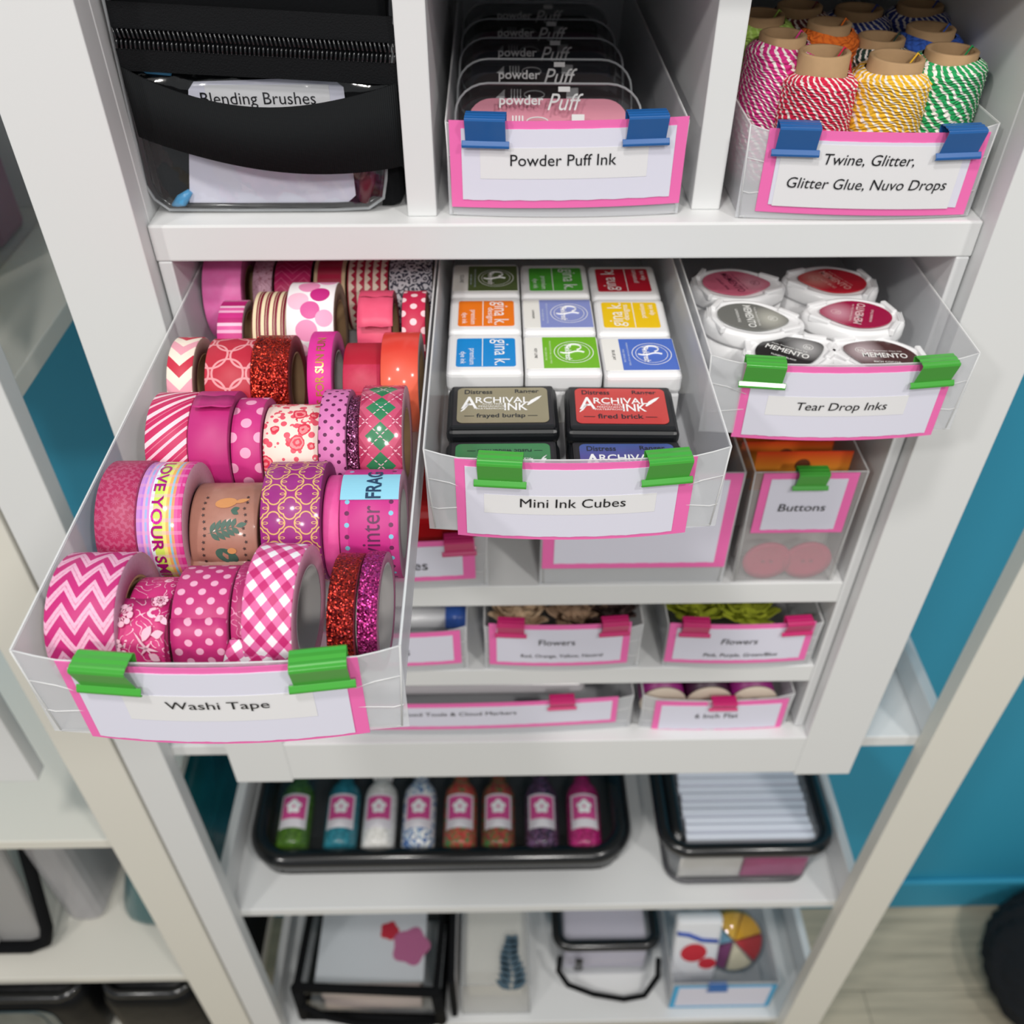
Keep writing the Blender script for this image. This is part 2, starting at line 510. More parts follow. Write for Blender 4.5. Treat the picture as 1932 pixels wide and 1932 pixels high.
def label_card(x0, x1, zt, zb, yf, lines, label, bow=.0045, pink=None, group='label cards clipped to the bins', tilt=0., m4=(.0048, .0062, .0036, .0028), strip=None, skew=0.):
    xc = (x0+x1)/2; hw = (x1-x0)/2; H = zt-zb
    t = thing('label_card', label, 'label', (xc, yf, zb), 0, group)
    yfun = lambda x, o=0.: -bow*max(0, 1-(x/(hw*1.06))**2)-.0010-o
    tl = lambda z: (lambda x: z+tilt*x)
    ob('backing', plate(bmesh.new(), -hw, hw, 0, H, yfun, .0004, 16, 0, tl(H), tl(0)), pink or PINK, t)
    def wav(z, k, amp):
        return lambda x: z+tilt*x+amp*(math.sin(x*420+k)+.6*math.sin(x*1130+2*k))
    ob('card', plate(bmesh.new(), -hw+m4[0], hw-m4[1], 0, H, lambda x: yfun(x, .0005), .0004, 40, 0, wav(H-m4[2], xc*50, .00006), wav(m4[3], xc*90, .00016)), CARD, t)
    if strip:
        a, c, d, e = strip
        ob('printed_strip', plate(bmesh.new(), a-xc, c-xc, d-zb, e-zb, lambda x: yfun(x, .0007), .00015, 14, 0, tl(e-zb), tl(d-zb)), STICK, t)
    bm = bmesh.new()
    for s, cx, cz, wd, sy in lines:
        text(bm, s, lambda a, b2: (cx-xc+a+skew*b2, yfun(cx-xc+a)-.0011, cz-zb+b2+tilt*(cx-xc+a)), width=wd, sy=sy)
    if lines: ob('lettering', bm, INKB, t)
    else: bm.free()
    CARDS[t] = (yf, bow, hw, zt, tilt)
    return t
CLIPME = {}
def label_clip(card, px, py, m, label, group, w=.0212, dz=0., tip=0.):
    """folded sheet-metal clip: ridged spine on top, jaws closing on the card, flared lips"""
    k = (m.name, w)
    yf, bow, hw0, zt, tl = CARDS[card]
    xc = card.location.x
    x = at(px, py, 'Z', zt)[0]
    q = (x-xc)/(hw0*1.06)
    t = thing('label_clip', label, 'clip', (x, yf-bow*max(0, 1-q*q)-.0013, zt+tl*(x-xc)+.0012+dz), math.atan(2*bow*q/(hw0*1.06)), group)
    t.rotation_euler.y = tip; t.scale.z = .87
    if k not in CLIPME:
        bm = bmesh.new()
        hw = w/2
        pf = [(-.0018, -.0125), (-.0028, -.0085), (-.0052, .0006), (-.0050, .0018), (-.0036, .0021), (-.0030, .0026), (-.0014, .0023), (.0002, .0028), (.0022, .0024), (.0038, .0026), (.0050, .0016), (.0050, .0004), (.0030, -.0085), (.0020, -.0125)]
        ribbon(bm, pf, -hw, hw, .0006)
        a = ob('tmp', bm, m); CLIPME[k] = [a.data]; bpy.data.objects.remove(a)
        bm = bmesh.new()
        e = hw+.0019
        ribbon(bm, [(-.0018, -.0122), (-.0024, -.0132), (-.0033, -.0147), (-.0032, -.0158), (-.0024, -.0162)], -e, e, .0007)
        ribbon(bm, [(.0020, -.0122), (.0026, -.0132), (.0034, -.0147), (.0032, -.0158), (.0024, -.0162)], -e, e, .0007)
        a = ob('tmp', bm, m); CLIPME[k].append(a.data); bpy.data.objects.remove(a)
    link('clamp', CLIPME[k][0], t, None, .0003)
    link('lip', CLIPME[k][1], t, None, .0003)
    return t
GB = 'frosted bins pulled out under the main shelf'
GC = 'green clips on the label cards'
storage_bin(-.2198, -.0765, -.248, .094, -.0950, .0500, 'frosted bin pulled furthest out, full of pink washi tape', GB)
storage_bin(-.0742, .0695, -.130, .212, -.0950, .0500, 'frosted bin in the middle holding ink cubes', GB)
storage_bin(.0742, .2178, -.051, .291, -.0950, .0500, 'frosted bin at the right holding white teardrop ink pads', GB)
ca = label_card(-.2045, -.0925, -.0490, -.0966, -.2482, [('Washi Tape', at(411, 1328, 'Y', -.254)[0], at(411, 1327, 'Y', -.254)[2], .0395, .80)],
           'pink and white card reading Washi Tape', .005, m4=(.0042, .0056, .0030, .0020), strip=(-.1835, -.1110, -.0805, -.0648))
cb = label_card(-.0600, .0542, -.0492, -.0978, -.1302, [('Mini Ink Cubes', at(1081, 947, 'Y', -.136)[0], at(1080, 947, 'Y', -.136)[2], .0510, .92)],
           'pink and white card reading Mini Ink Cubes', .005, m4=(.0047, .0074, .0036, .0024), strip=(-.0465, .0366, -.0806, -.0688))
cc = label_card(.0928, .2070, -.0492, -.0978, -.0512, [('Tear Drop Inks', at(1588, 765, 'Y', -.057)[0], at(1588, 765, 'Y', -.057)[2], .0500, .92)],
           'pink and white card reading Tear Drop Inks', .005, m4=(.0050, .0050, .0036, .0026), strip=(.1080, .1850, -.0806, -.0680), skew=.12)
for card, px, py, lab in ((ca, 207, 1226, 'green clip at the left of the Washi Tape card'), (ca, 603, 1240, 'green clip at the right of the Washi Tape card'),
                          (cb, 944, 872, 'green clip at the left of the Mini Ink Cubes card'), (cb, 1262, 870, 'green clip at the right of the Mini Ink Cubes card'),
                          (cc, 1445, 692, 'green clip at the left of the Tear Drop Inks card'), (cc, 1768, 690, 'green clip at the right of the Tear Drop Inks card')):
    label_clip(card, px, py, GREEN, lab, GC)

# ------------------------------------------------------------------ washi tape rolls
def lat(P, pu, pv, **k): return P.cell(pu, pv, **k)
def tri(x, p): return ((x/p) % 1.0 - .5).abs()*2
def chevron(c1, c2, c3, per=12., amp=7., band=11., t1=.5, t2=.62, t3=.78):
    def f(P):
        t = ((P.v+tri(P.u+1.5, per)*amp)/band) % 1.0
        n = P.noise(.9, 3)
        c = P.mix(t > t1, c1, P.mix(n, c2, c3))
        return P.mix((t > t2) & (t < t3), c, P.mix(n, c1, c3)) if t2 else c
    return f
def dots(bg, bg2, dot, pu, pv, r, stag=True, ou=0., ov=0.):
    def f(P):
        d, _, _ = lat(P, pu, pv, stag=stag, ou=ou, ov=ov)
        return P.mix(d < r, P.mix(P.noise(.15), bg, bg2), dot)
    return f
def plain(a, b, sc=.25):
    return lambda P: P.mix(P.noise(sc, 3), a, b)
def stripes(cols, per, axis='v', tilt=0.):
    def f(P):
        t = (((P.v if axis == 'v' else P.u)+(P.u if axis == 'v' else P.v)*tilt)/per) % 1.0
        c = cols[0][1]
        for th, col in cols[1:]: c = P.mix(t > th, c, col)
        return c
    return f
def gingham(P):
    a = ((P.u+P.v*.82)/9.0) % 1.0 > .5; b = ((P.u*1.0-P.v*.82)/9.0) % 1.0 > .5
    c = P.mix(a, '#f3edf2', '#e2659f')
    return P.mix(b, c, P.mix(a, '#de6ea6', '#c4266f'))
def quatrefoil(P):
    c = None
    def outline(du, dv):
        x = (P.u+du) % 14. - 7.; y = (P.v+dv) % 13. - 6.5
        d = None
        for ax, ay in ((2.2, 0), (-2.2, 0), (0, 2.2), (0, -2.2)):
            q = ((x-ax)*(x-ax)+(y-ay)*(y-ay)).sqrt()
            d = q if d is None else d.mn(q)
        return (d-2.7).abs(), x, y
    A, x, y = outline(0, 0); B, x2, y2 = outline(7., 6.5)
    g = (A < .30) | (B < .30)
    for (xx, yy) in ((x, y),):
        for s in (-1, 1):
            xs = (P.u+0) % 7. - 3.5; ys = (P.v+3.25) % 6.5 - 3.25
            q = ((xs*xs*1.0+(ys-s*.0)*(ys)*4).sqrt()-1.0).abs()
            g = g | (q < .25)
    return P.mix(g, P.mix(P.noise(.2), '#8e1a72', '#a02683'), '#d9b06a')
def argyle(P):
    x = P.u.abs(); y = (P.v % 14.6)-7.3
    d = (x/7.2+y.abs()/7.1)
    c = P.mix(d < 1., P.mix(P.noise(.3), '#c23a63', '#cc4f74'), '#1f7a4c')
    x2 = (P.u.abs()-10.).abs(); d3 = x2/4.5+((P.v+7.3) % 14.6-7.3).abs()/7.1
    c = P.mix((d3 < 1.), c, '#b02a55')
    l = ((P.u/7.2+P.v/7.3) % 2. - 1.).abs(); l2 = ((P.u/7.2-P.v/7.3) % 2. - 1.).abs()
    dash = ((P.v/1.7) % 1.) > .4
    return P.mix(((l < .05) | (l2 < .05)) & dash, c, '#e7b8c6')
def medallion(bg, bg2, ring):
    def f(P):
        d, A, B = lat(P, 15., 15.)
        g = None
        for (x, y, q) in (A, B):
            th = y.atan2(x)*10.
            k = (q+th.sin()*.55)
            w_ = ((k*1.9).sin() > .35) & (q < 7.2)
            g = w_ if g is None else g | w_
        return P.mix(g & (P.noise(.5) > .3), P.mix(P.noise(.12), bg, bg2), ring)
    return f
def rainbow(P):
    t = P.u
    c = '#c98fd8'
    for th, col in ((-8, '#b77fd9'), (-7, '#e7a7d0'), (-6, '#9fb3ea'), (-5, '#d98fd0'), (-4, '#dff0f2'), (-2.5, '#c8e45a'), (1.5, '#e8e27a'), (3, '#f0b35e'), (4.3, '#8fc7de'), (5.3, '#e69a6c'), (6.5, '#e0559f'), (8., '#d9348c')):
        c = P.mix(t > th, c, col)
    k = ((P.v/5.5) % 1.0)
    return P.mix((k > .7) & (P.noise(.2) > .3), c, P.mix(.45, c, '#e6a0c8'))
def floral(bg, bg2, fg, sc=.13, thr=.52, stem=True):
    def f(P):
        v = P.voro(sc)
        d = E(P.nt, v.outputs['Distance'])
        n = P.noise(.33, 3)
        petal = (d+(n-.5)*.5) < thr*.6
        inner = (d < .16) | ((d*26.).sin() > .75)
        lines = (P.noise(.10, 1)*9. % 1.0) < .10
        g = (petal & (n > .42)) | lines if stem else petal & (n > .42)
        return P.mix(g, P.mix(P.noise(.1), bg, bg2), P.mix(inner, fg, bg))
    return f
def roses(P):
    v = P.voro(.115); d = E(P.nt, v.outputs['Distance']); n = P.noise(.30, 2)
    k = ((d*30.+n*9.).sin() > .1)
    v2 = P.voro(.26); d2 = E(P.nt, v2.outputs['Distance'])
    leaf = (d2 < .42) & (P.noise(.2, 1) > .36)
    c = P.mix(leaf, '#f3dcd0', '#e2566a')
    return P.mix((d+(n-.5)*.22) < .45, c, P.mix(k, '#d8334c', '#ee8a8f'))
def navy(P):
    v = P.voro(.3); d = E(P.nt, v.outputs['Distance']); n = P.noise(.5, 4)
    return P.mix(((d*12.+n*9.).sin() > .1), '#c9c9cf', '#23253a')
def circles(P):
    g = None
    for du, dv in ((0, 0), (9., 11.)):
        x = (P.u+du) % 18. - 9.; y = (P.v+dv) % 22. - 11.
        q = ((x*x+y*y).sqrt()-8.2).abs() < .55
        g = q if g is None else g | q
    return P.mix(g, P.mix(P.noise(.15), '#b51f36', '#c32a42'), '#e39aa0')
def geo(P):
    a = ((tri(P.u, 14.)*7.+P.v) / 5.) % 1.; 
    return P.mix((a > .3) & (a < .42), P.mix(P.noise(.2), '#b01b58', '#c32766'), '#d9628f')
def bigdots(P):
    g = '#f6eef0'
    for (ou, ov, r, c) in ((2., 1., 6.2, '#e58fb8'), (-5., 9., 5.6, '#c2257e'), (7., 14., 6., '#f0bdd2'), (0., 20., 5.5, '#d8589b'), (-8., 25., 5., '#e9a5c6')):
        x = (P.u+ou).abs(); y = (P.v+ov) % 31. - 15.5
        g = P.mix((x*x+y*y).sqrt() < r, g, c)
    return g
def birdsbg(P):
    c = P.mix(P.noise(.2, 4), '#9c6a5a', '#b07c6c')
    return c
def scal(P):
    a = ((P.u+11.) / 5.) % 1.; b = ((P.v+P.u*0.)/5.2) % 1. - .5
    return P.mix((a > (b.abs()*.9+.15)) & (a < .85), '#ead9c6', '#b0213f')
CORES = {'k': KRAFT, 'g': GREYC}
TG = 'washi tape rolls standing in the pulled-out bin'
def roll(X0, X1, yc, r, fn, side, label, core='k', ci=.0165, rough=.5, coat=.0, material=None, yaw=0., tip=0., zb=-.0938):
    w_ = X1-X0
    t = thing('washi_tape', label, 'tape', ((X0+X1)/2, yc, zb), yaw, TG)
    t.rotation_euler.y = tip
    m1 = material or patmat('washi_'+label.replace(' ', '_')[:40], fn, rough, coat)
    sm = mat('tape_side_'+side, side, .6, var=.12, bscale=700)
    bm = bmesh.new(); uvl = bm.loops.layers.uv.new('UVMap'); n = 72; ri = ci+.0012
    hw = w_/2
    rb = .00035
    prof = [(-hw+rb, r), (hw-rb, r), (hw, r-rb), (hw, ri), (-hw, ri), (-hw, r-rb)]
    rings = []
    for k in range(n):
        a = PI+2*PI*k/n           # starts at the back, runs under, front, over
        rings.append([bm.verts.new((x, math.cos(a)*q*-1, r+q*math.sin(a))) for x, q in prof])
    for k in range(n):
        A, B = rings[k], rings[(k+1) % n]
        for i in range(6):
            j = (i+1) % 6
            f = bm.faces.new((A[i], A[j], B[j], B[i]))
            f.material_index = 0 if i in (0, 5, 1) else 1
            f.smooth = True
            for l in f.loops:
                idx = i if l.vert in (A[i], B[i]) else j
                kk = k if l.vert in (A[i], A[j]) else k+1
                ang = (kk/n-.5)*2*PI
                l[uvl].uv = (prof[idx][0]*1000, ang*r*1000)
    me = bpy.data.meshes.new('roll')
    bm.to_mesh(me); bm.free()
    me.materials.append(m1); me.materials.append(sm)
    o = link('roll', me, t)
    bm = bmesh.new()
    lathe(bm, [(ci, -hw*.99), (ri, -hw*.99), (ri, hw*.99), (ci, hw*.99), (ci, -hw*.99)], 56, Matrix.Translation((0, 0, r)) @ Matrix.Rotation(PI/2, 4, 'Y'), cap=False)
    ob('core', bm, CORES[core], t)
    t['r'] = r
    return t, m1, r, hw
def on_roll(r, off=.00022):
    """(across, along) in metres -> local point on the roll's outside; along 0 faces the front, grows upward"""
    return lambda a, b: (a, -math.cos(b/r)*(r+off), r+math.sin(b/r)*(r+off))
def tape_end(t, m1, r, x0, x1, pts, skew=0., th=.00025):
    """loose end: strip through local (y,z) points, uv running along it"""
    bm = bmesh.new(); uvl = bm.loops.layers.uv.new('UVMap')
    cum = [0]
    for i in range(1, len(pts)): cum.append(cum[-1]+math.dist(pts[i], pts[i-1]))
    rows = []
    for i, (y, z) in enumerate(pts):
        dx = skew*cum[i]
        rows.append([bm.verts.new((x0+dx+(x1-x0)*k/6, y, z+.0004*math.sin(k*1.7+i))) for k in range(7)])
    for i in range(len(pts)-1):
        for k in range(6):
            f = bm.faces.new((rows[i][k], rows[i+1][k], rows[i+1][k+1], rows[i][k+1])); f.smooth = True
            for l in f.loops:
                ii = i if l.vert in rows[i] else i+1
                kk = rows[ii].index(l.vert)
                l[uvl].uv = ((x0+(x1-x0)*kk/6)*1000, -cum[ii]*1000+30)
    me = bpy.data.meshes.new('tape_end'); bm.to_mesh(me); bm.free(); me.materials.append(m1)
    o = link('tape_end', me, t)
    md = o.modifiers.new('s', 'SOLIDIFY'); md.thickness = th
    return o
def letters(t, items, r, m, name='lettering', off=.00022):
    bm = bmesh.new(); f = on_roll(r, off)
    for s, a0, b0, wd, rot, sy, bold in items:      # rot 0 upright, -1 reads downward
        g = (lambda a, b: f(a0+a, b0+b)) if rot == 0 else ((lambda a, b: f(a0+b, b0-a)) if rot < 0 else (lambda a, b: f(a0-b, b0+a)))
        text(bm, s, g, width=wd, sy=sy, bold=bold)
    return ob(name, bm, m, t)
# front row
roll(-.2146, -.1878, -.2125, .0270, chevron('#c12374', '#dd8fb4', '#eec2d6', 11.0, 8.2, 9.6, .5, .69, .77), '#b98aa2', 'wide magenta tape with pale zigzag chevrons, at the front left corner')
t_fl, m_fl, r_fl, hw = roll(-.1872, -.1703, -.2135, .0212, floral('#c0206c', '#cf2f7c', '#f0c3d3', .10), '#b4557f', 'magenta floral tape with a lifted end, between the zigzag and polka dot rolls')
t, m1, r, hw = roll(-.1679, -.1460, -.2130, .0237, dots('#b52268', '#c03078', '#e6a8c3', 8.2, 8.2, 1.5), '#a94a7a', 'magenta tape with many small pale polka dots, in the front row')
tape_end(t, m1, r, -.0109, .0109, [(-.0150, .0430), (-.0205, .0366), (-.0236, .0285), (-.0244, .0215), (-.0238, .0140)])
roll(-.1450, -.1392, -.2110, .0238, floral('#a81f62', '#b82c70', '#d98aac', .16), '#a94a7a', 'narrow dark magenta floral tape squeezed behind the gingham roll')
t, m1, r, hw = roll(-.1378, -.1182, -.2105, .0279, gingham, '#d795ae', 'pink and white gingham tape with a thick pale side, in the front row', 'g', .0185, yaw=-.07)
tape_end(t, m1, r, -.0150, .0062, [(-.0245, .0370), (-.0275, .0320), (-.0290, .0262), (-.0296, .0200), (-.0300, .0140)], -.32)
roll(-.1064, -.0958, -.2100, .0252, None, '#8e3145', 'dark red glitter tape in the front row', 'g', .0192, material=glitter('red_glitter', '#5a0f18', '#e2402f', 1.7), yaw=-.05)
roll(-.0948, -.0868, -.2085, .0250, None, '#b5708f', 'narrow magenta glitter tape at the front right corner', 'g', .0192, material=glitter('magenta_glitter', '#7d1250', '#f052b0', 1.7), yaw=-.05)
# second row
roll(-.2128, -.1957, -.1550, .0280, medallion('#a31d50', '#b02a5d', '#b34a70'), '#a94a6f', 'crimson tape with faint lace medallions, second row from the front at the left')
t, m1, r, hw = roll(-.1953, -.1757, -.1550, .0276, rainbow, '#c79aa8', 'shiny rainbow tape reading YOUR SMILE', 'g', .0145, coat=.5)
pm = mat('pink_foil', '#c2168f', .22, metal=.55)
letters(t, [('LOVE YOUR SMILE', -.0008, .0192, .072, -1, .76, .02)], r, pm)
t, m1, r, hw = roll(-.1752, -.1455, -.1560, .0224, birdsbg, '#8d6a58', 'brown tape printed with little birds and green leaves', coat=.25)
def leafshape(cx, cy, L, W, ang, n=10):
    c, s = math.cos(ang), math.sin(ang); out = []
    for k in range(n): 
        q = k/n; x = L*(1-abs(2*q-1)*1.0); x = L*q*2 if q <= .5 else L*(2-2*q)
        y = W*math.sin(PI*min(1, x/L))*(1 if q <= .5 else -1)
        out.append((cx+x*c-y*s, cy+x*s+y*c))
    return out
def blob(bm, poly, f, mi=0):
    try: bm.faces.new([bm.verts.new(f(a, b)) for a, b in poly]).material_index = mi
    except ValueError: pass
def circ(cx, cy, rx, ry=None, n=18, a0=0, rot=0):
    ry = ry or rx
    o = []
    for k in range(n):
        x, y = rx*math.cos(2*PI*k/n+a0), ry*math.sin(2*PI*k/n+a0)
        o.append((cx+x*math.cos(rot)-y*math.sin(rot), cy+x*math.sin(rot)+y*math.cos(rot)))
    return o
f = on_roll(r)
bm = bmesh.new()
sx, sy = math.cos(.25), math.sin(.25)
for k in range(5):
    d_ = -.0058+.0024*k
    for sg in (-1, 1): blob(bm, leafshape(.0002+d_*sx, .0175+d_*sy, .0056-.0004*abs(k-1), .0011, .25+sg*.95), f)
blob(bm, leafshape(.0002+.0056*sx, .0175+.0056*sy, .0050, .0012, .25), f)
blob(bm, leafshape(-.0070, .0157, .0135, .0003, .25), f)
blob(bm, leafshape(.003, .0262, .004, .0011, -.5), f); blob(bm, leafshape(.003, .0262, .004, .0011, .3), f)
blob(bm, circ(.001, .0055, .0052, .0032, rot=-.5), f)
ob('leaf_print', bm, mat('dark_green_print', '#3f5f52', .5), t)
bm = bmesh.new()
blob(bm, circ(.0005, .0300, .0048, .0026, rot=.15), on_roll(r, .0003)); blob(bm, leafshape(.0035, .0300, .0075, .0011, .25), on_roll(r, .0003))
blob(bm, circ(.0035, .0080, .0020, .0014), on_roll(r, .0004))
ob('bird_print', bm, mat('orange_print', '#c98a55', .5), t)
bm = bmesh.new(); g2 = on_roll(r, .0003)
for k in range(11):
    for x in (-.0085-.0006*math.sin(k), .0095+.0006*math.cos(k*2)):
        blob(bm, [(x+.0009*(1 if j % 2 else .45)*math.cos(PI*j/5), .003+k*.0030+.0009*(1 if j % 2 else .45)*math.sin(PI*j/5)) for j in range(10)], g2)
ob('star_print', bm, mat('dark_brown_print', '#3e2b2a', .6), t)
tape_end(t, m1, r, -.0165, .0135, [(-.0205, .0270), (-.0236, .0232), (-.0266, .0205), (-.0290, .0190)])
FP = [(-.004, .0436), (-.0125, .0428), (-.0200, .0385), (-.0248, .0318), (-.0270, .0250), (-.0276, .0200)]
tape_end(t_fl, m_fl, r_fl, -.0140, .0088, FP)
def on_path(P_, off):
    cum = [0]
    for i in range(1, len(P_)): cum.append(cum[-1]+math.dist(P_[i], P_[i-1]))
    def f(a, b):          # b = distance down the strip
        b = min(max(b, 0), cum[-1]-1e-6)
        i = max(j for j in range(len(cum)-1) if cum[j] <= b)
        u = (b-cum[i])/(cum[i+1]-cum[i])
        y = P_[i][0]+(P_[i+1][0]-P_[i][0])*u; z = P_[i][1]+(P_[i+1][1]-P_[i][1])*u
        dy, dz = P_[i+1][0]-P_[i][0], P_[i+1][1]-P_[i][1]; l = math.hypot(dy, dz)
        return (a, y+dz/l*off, z-dy/l*off+0)
    return f
f = on_path(FP, .0012)
bm = bmesh.new()
for cx, cy, R0 in ((-.0085, .0085, .0050), (-.0105, .0200, .0036), (.0055, .0020, .0032)):
    for k in range(9):
        a = 2*PI*k/9
        blob(bm, circ(cx+R0*.72*math.cos(a), cy+R0*.72*math.sin(a), R0*.25, n=10), f)
    for k in range(12):
        a = 2*PI*k/12
        blob(bm, leafshape(cx+R0*.15*math.cos(a), cy+R0*.15*math.sin(a), R0*.40, R0*.06, a, 8), f)
for cx, cy, L_, W_0, a in ((.0008, .0185, .0065, .0018, -1.1), (.0040, .0165, .0050, .0015, -.2), (.0030, .0235, .0050, .0014, .5), (-.0028, .0150, .0120, .0005, .9), (.0000, .0240, .0065, .0006, -.9), (-.0012, .0205, .0085, .0006, .25), (.0070, .0090, .0045, .0013, .9), (.0050, .0110, .0040, .0012, -.6)):
    blob(bm, leafshape(cx, cy, L_, W_0, a), f)
ob('blossom_print', bm, mat('pale_pink_print', '#e6b3c6', .6), t_fl)
roll(-.1423, -.1167, -.1550, .0274, quatrefoil, '#7e2a66', 'purple tape with a gold quatrefoil lattice', coat=.3)
roll(-.1165, -.1094, -.1555, .0240, plain('#d8428f', '#e05a9f'), '#c25b8c', 'narrow plain pink tape left of the winter roll')
t, m1, r, hw = roll(-.1088, -.0832, -.1550, .0252, lambda P: P.mix(((P.u.abs()-9.6).abs() < 2.6) & ((((P.u.abs()-9.6).abs()*((P.u.abs()-9.6).abs())+((P.v % 5.2)-2.6)*((P.v % 5.2)-2.6))).sqrt() < 1.05), P.mix((P.u.abs() > 9.2), '#c22a83', '#cf3f90'), P.mix((((P.v/5.2).floor()+(P.u > 0.)) % 2.) > .5, '#6a2352', '#7fc3da')), '#b78a9c', 'magenta tape reading winter with a light blue end', 'g', .0150)
letters(t, [('winter', .0005, .0140, .0255, 1, 1.25, .0)], r, mat('dark_purple_print', '#5c1a4c', .5))
bm = bmesh.new(); f = on_roll(r, .0004)
nn = 10
g = [[bm.verts.new(f(x, .0295+.0155*k/nn)) for x in (-.0128, .0128)] for k in range(nn+1)]
for k in range(nn): bm.faces.new((g[k][0], g[k][1], g[k+1][1], g[k+1][0]))
ob('tape_end', bm, mat('light_blue_paper', '#8cc9df', .5), t)
letters(t, [('FRAG', .0015, .0385, .0170, 1, 1.3, .02)], r, mat('navy_print', '#1e3a5a', .5), off=.0007)
# third row
roll(-.2073, -.1874, -.0985, .0274, lambda P: stripes([(0, '#c7255f'), (.30, '#f0c4d2'), (.42, '#c7255f'), (.62, '#d9718f'), (.66, '#c7255f'), (.80, '#f3d3dc')], 14., 'v', -.85)(P), '#b85a7a', 'tape with slanting white and crimson stripes, third row at the left')
t, m1, r, hw = roll(-.1869, -.1680, -.0985, .0276, plain('#b51f70', '#c42f80', .08), '#a33a72', 'wide plain magenta tape with a crumpled end on top')
tape_end(t, m1, r, -.0088, .0100, [(.004, .0556), (-.002, .0560), (-.006, .0572), (-.0085, .0580)], .1)
roll(-.1674, -.1535, -.0985, .0257, dots('#c42478', '#cf3888', '#eea3c4', 13., 15., 2.6), '#a94a7a', 'magenta tape with large pale dots beside the rose roll')
roll(-.1529, -.1265, -.0985, .0238, roses, '#c27d7d', 'cream tape covered in red roses')
roll(-.1250, -.1122, -.0985, .0278, dots('#cf6fae', '#d87fb8', '#5c1248', 6.2, 6.6, .95), '#a0658c', 'orchid pink tape with tiny dark dots')
roll(-.1118, -.1066, -.0985, .0262, None, '#7a3a5c', 'very thin purple glitter tape beside the argyle roll', material=glitter('purple_glitter', '#531538', '#cf7fb4', 1.7))
roll(-.1056, -.0852, -.0980, .0287, argyle, '#c497a2', 'crimson and green argyle tape under shiny clear film', coat=1.)
# fourth row
roll(-.2124, -.1990, -.0420, .0262, lambda P: P.mix((((P.v+tri(P.u, 13.)*6.5)/13.) % 1.) > .5, P.mix((((P.v+tri(P.u, 13.)*6.5)/26.) % 1.) > .5, '#c72a44', '#e7a0b0'), '#f1e3d4'), '#9a7f74', 'cream tape with red and pink chevrons, fourth row at the left')
roll(-.1929, -.1690, -.0420, .0257, circles, '#9a2f3c', 'red tape with thin pale circle outlines')
roll(-.1685, -.1490, -.0420, .0266, None, '#7a2a2a', 'bright red glitter tape in the fourth row', material=glitter('bright_red_glitter', '#6d0f14', '#f0452c', 1.5))
t, m1, r, hw = roll(-.1387, -.1261, -.0420, .0276, plain('#d32190', '#dc3399'), '#b05c93', 'hot pink tape with gold foil words', 'g')
letters(t, [('SAVE THIS FOR SUN FUN', .0002, .0130, .062, 1, 1.1, .01)], r, mat('gold_foil', '#d9a84e', .25, metal=.8))
roll(-.1211, -.1013, -.0420, .0242, lambda P: P.mix((P.v > 27.) | ((P.v/2.4) % 1. > .8) & (P.v < 12.), P.mix(P.noise(.3), '#b81d42', '#c82f55'), '#b0142f'), '#9c2f4a', 'crimson tape left of the orange roll')
roll(-.1006, -.0810, -.0420, .0272, lambda P: P.mix(((P.v-2.)/34.), '#f0714e', '#d93a2c'), '#9a8a86', 'orange coral tape at the right end of the fourth row', coat=.3)
# fifth row
roll(-.1990, -.1848, .0100, .0232, stripes([(0, '#c72a80'), (.28, '#e7a9c8'), (.42, '#d9589c'), (.6, '#eec3d8'), (.75, '#b81f70')], 13.), '#a58a8c', 'pink tape with horizontal bands of pale stripes')
roll(-.1790, -.1597, .0130, .0250, stripes([(0, '#e9d9b4'), (.42, '#7e1530'), (.62, '#e9d9b4'), (.68, '#7e1530')], 4.6, 'u'), '#8f6a5a', 'maroon tape with cream rings beside the big dot roll')
roll(-.1587, -.1319, .0135, .0276, bigdots, '#8e7a6a', 'white tape with large overlapping pink dots')
t, m1, r, hw = roll(-.1194, -.0998, .0135, .0250, plain('#e04a6e', '#e85f80', .12), '#9a4a52', 'coral pink tape with a torn end sticking up')
tape_end(t, m1, r, -.0090, .0105, [(-.001, .0500), (-.006, .0520), (-.0125, .0505), (-.0190, .0475), (-.0245, .0440)], .03)
roll(-.0939, -.0806, .0135, .0248, dots('#bf1f46', '#c92a50', '#f0cdd2', 12.4, 10., 2.), '#7f4a42', 'red tape with pale dots at the right end of the fifth row')
# back row
roll(-.2168, -.1935, .0590, .0272, lambda P: P.mix(P.noise(.16, 3), '#ee5fb0', '#f78cc8'), '#b85a8c', 'bright pink tape at the back left of the bin')
roll(-.1900, -.1782, .0660, .0222, floral('#cda0b4', '#d8adc0', '#a05a6a', .3), '#8f6a72', 'narrow pale pink tape with small flowers in the back row')
t, m1, r, hw = roll(-.1765, -.1544, .0660, .0223, geo, '#7f2a4c', 'deep magenta tape with a fine geometric pattern in the back row')
roll(-.1524, -.1330, .0660, .0223, lambda P: P.mix((((P.v+P.u*0.)/6.) % 1. > .5) & (P.u.abs() < 6.5), P.mix(P.u.abs() > 7.5, '#b53a52', '#d9c29a'), '#b8264a'), '#8a6a52', 'cream and red banded tape in the back row')
roll(-.1317, -.1067, .0660, .0223, scal, '#8a6a52', 'cream tape with columns of red scallops in the back row')
roll(-.1058, -.0793, .0660, .0223, navy, '#5a5652', 'navy and white floral tape at the back right of the bin')

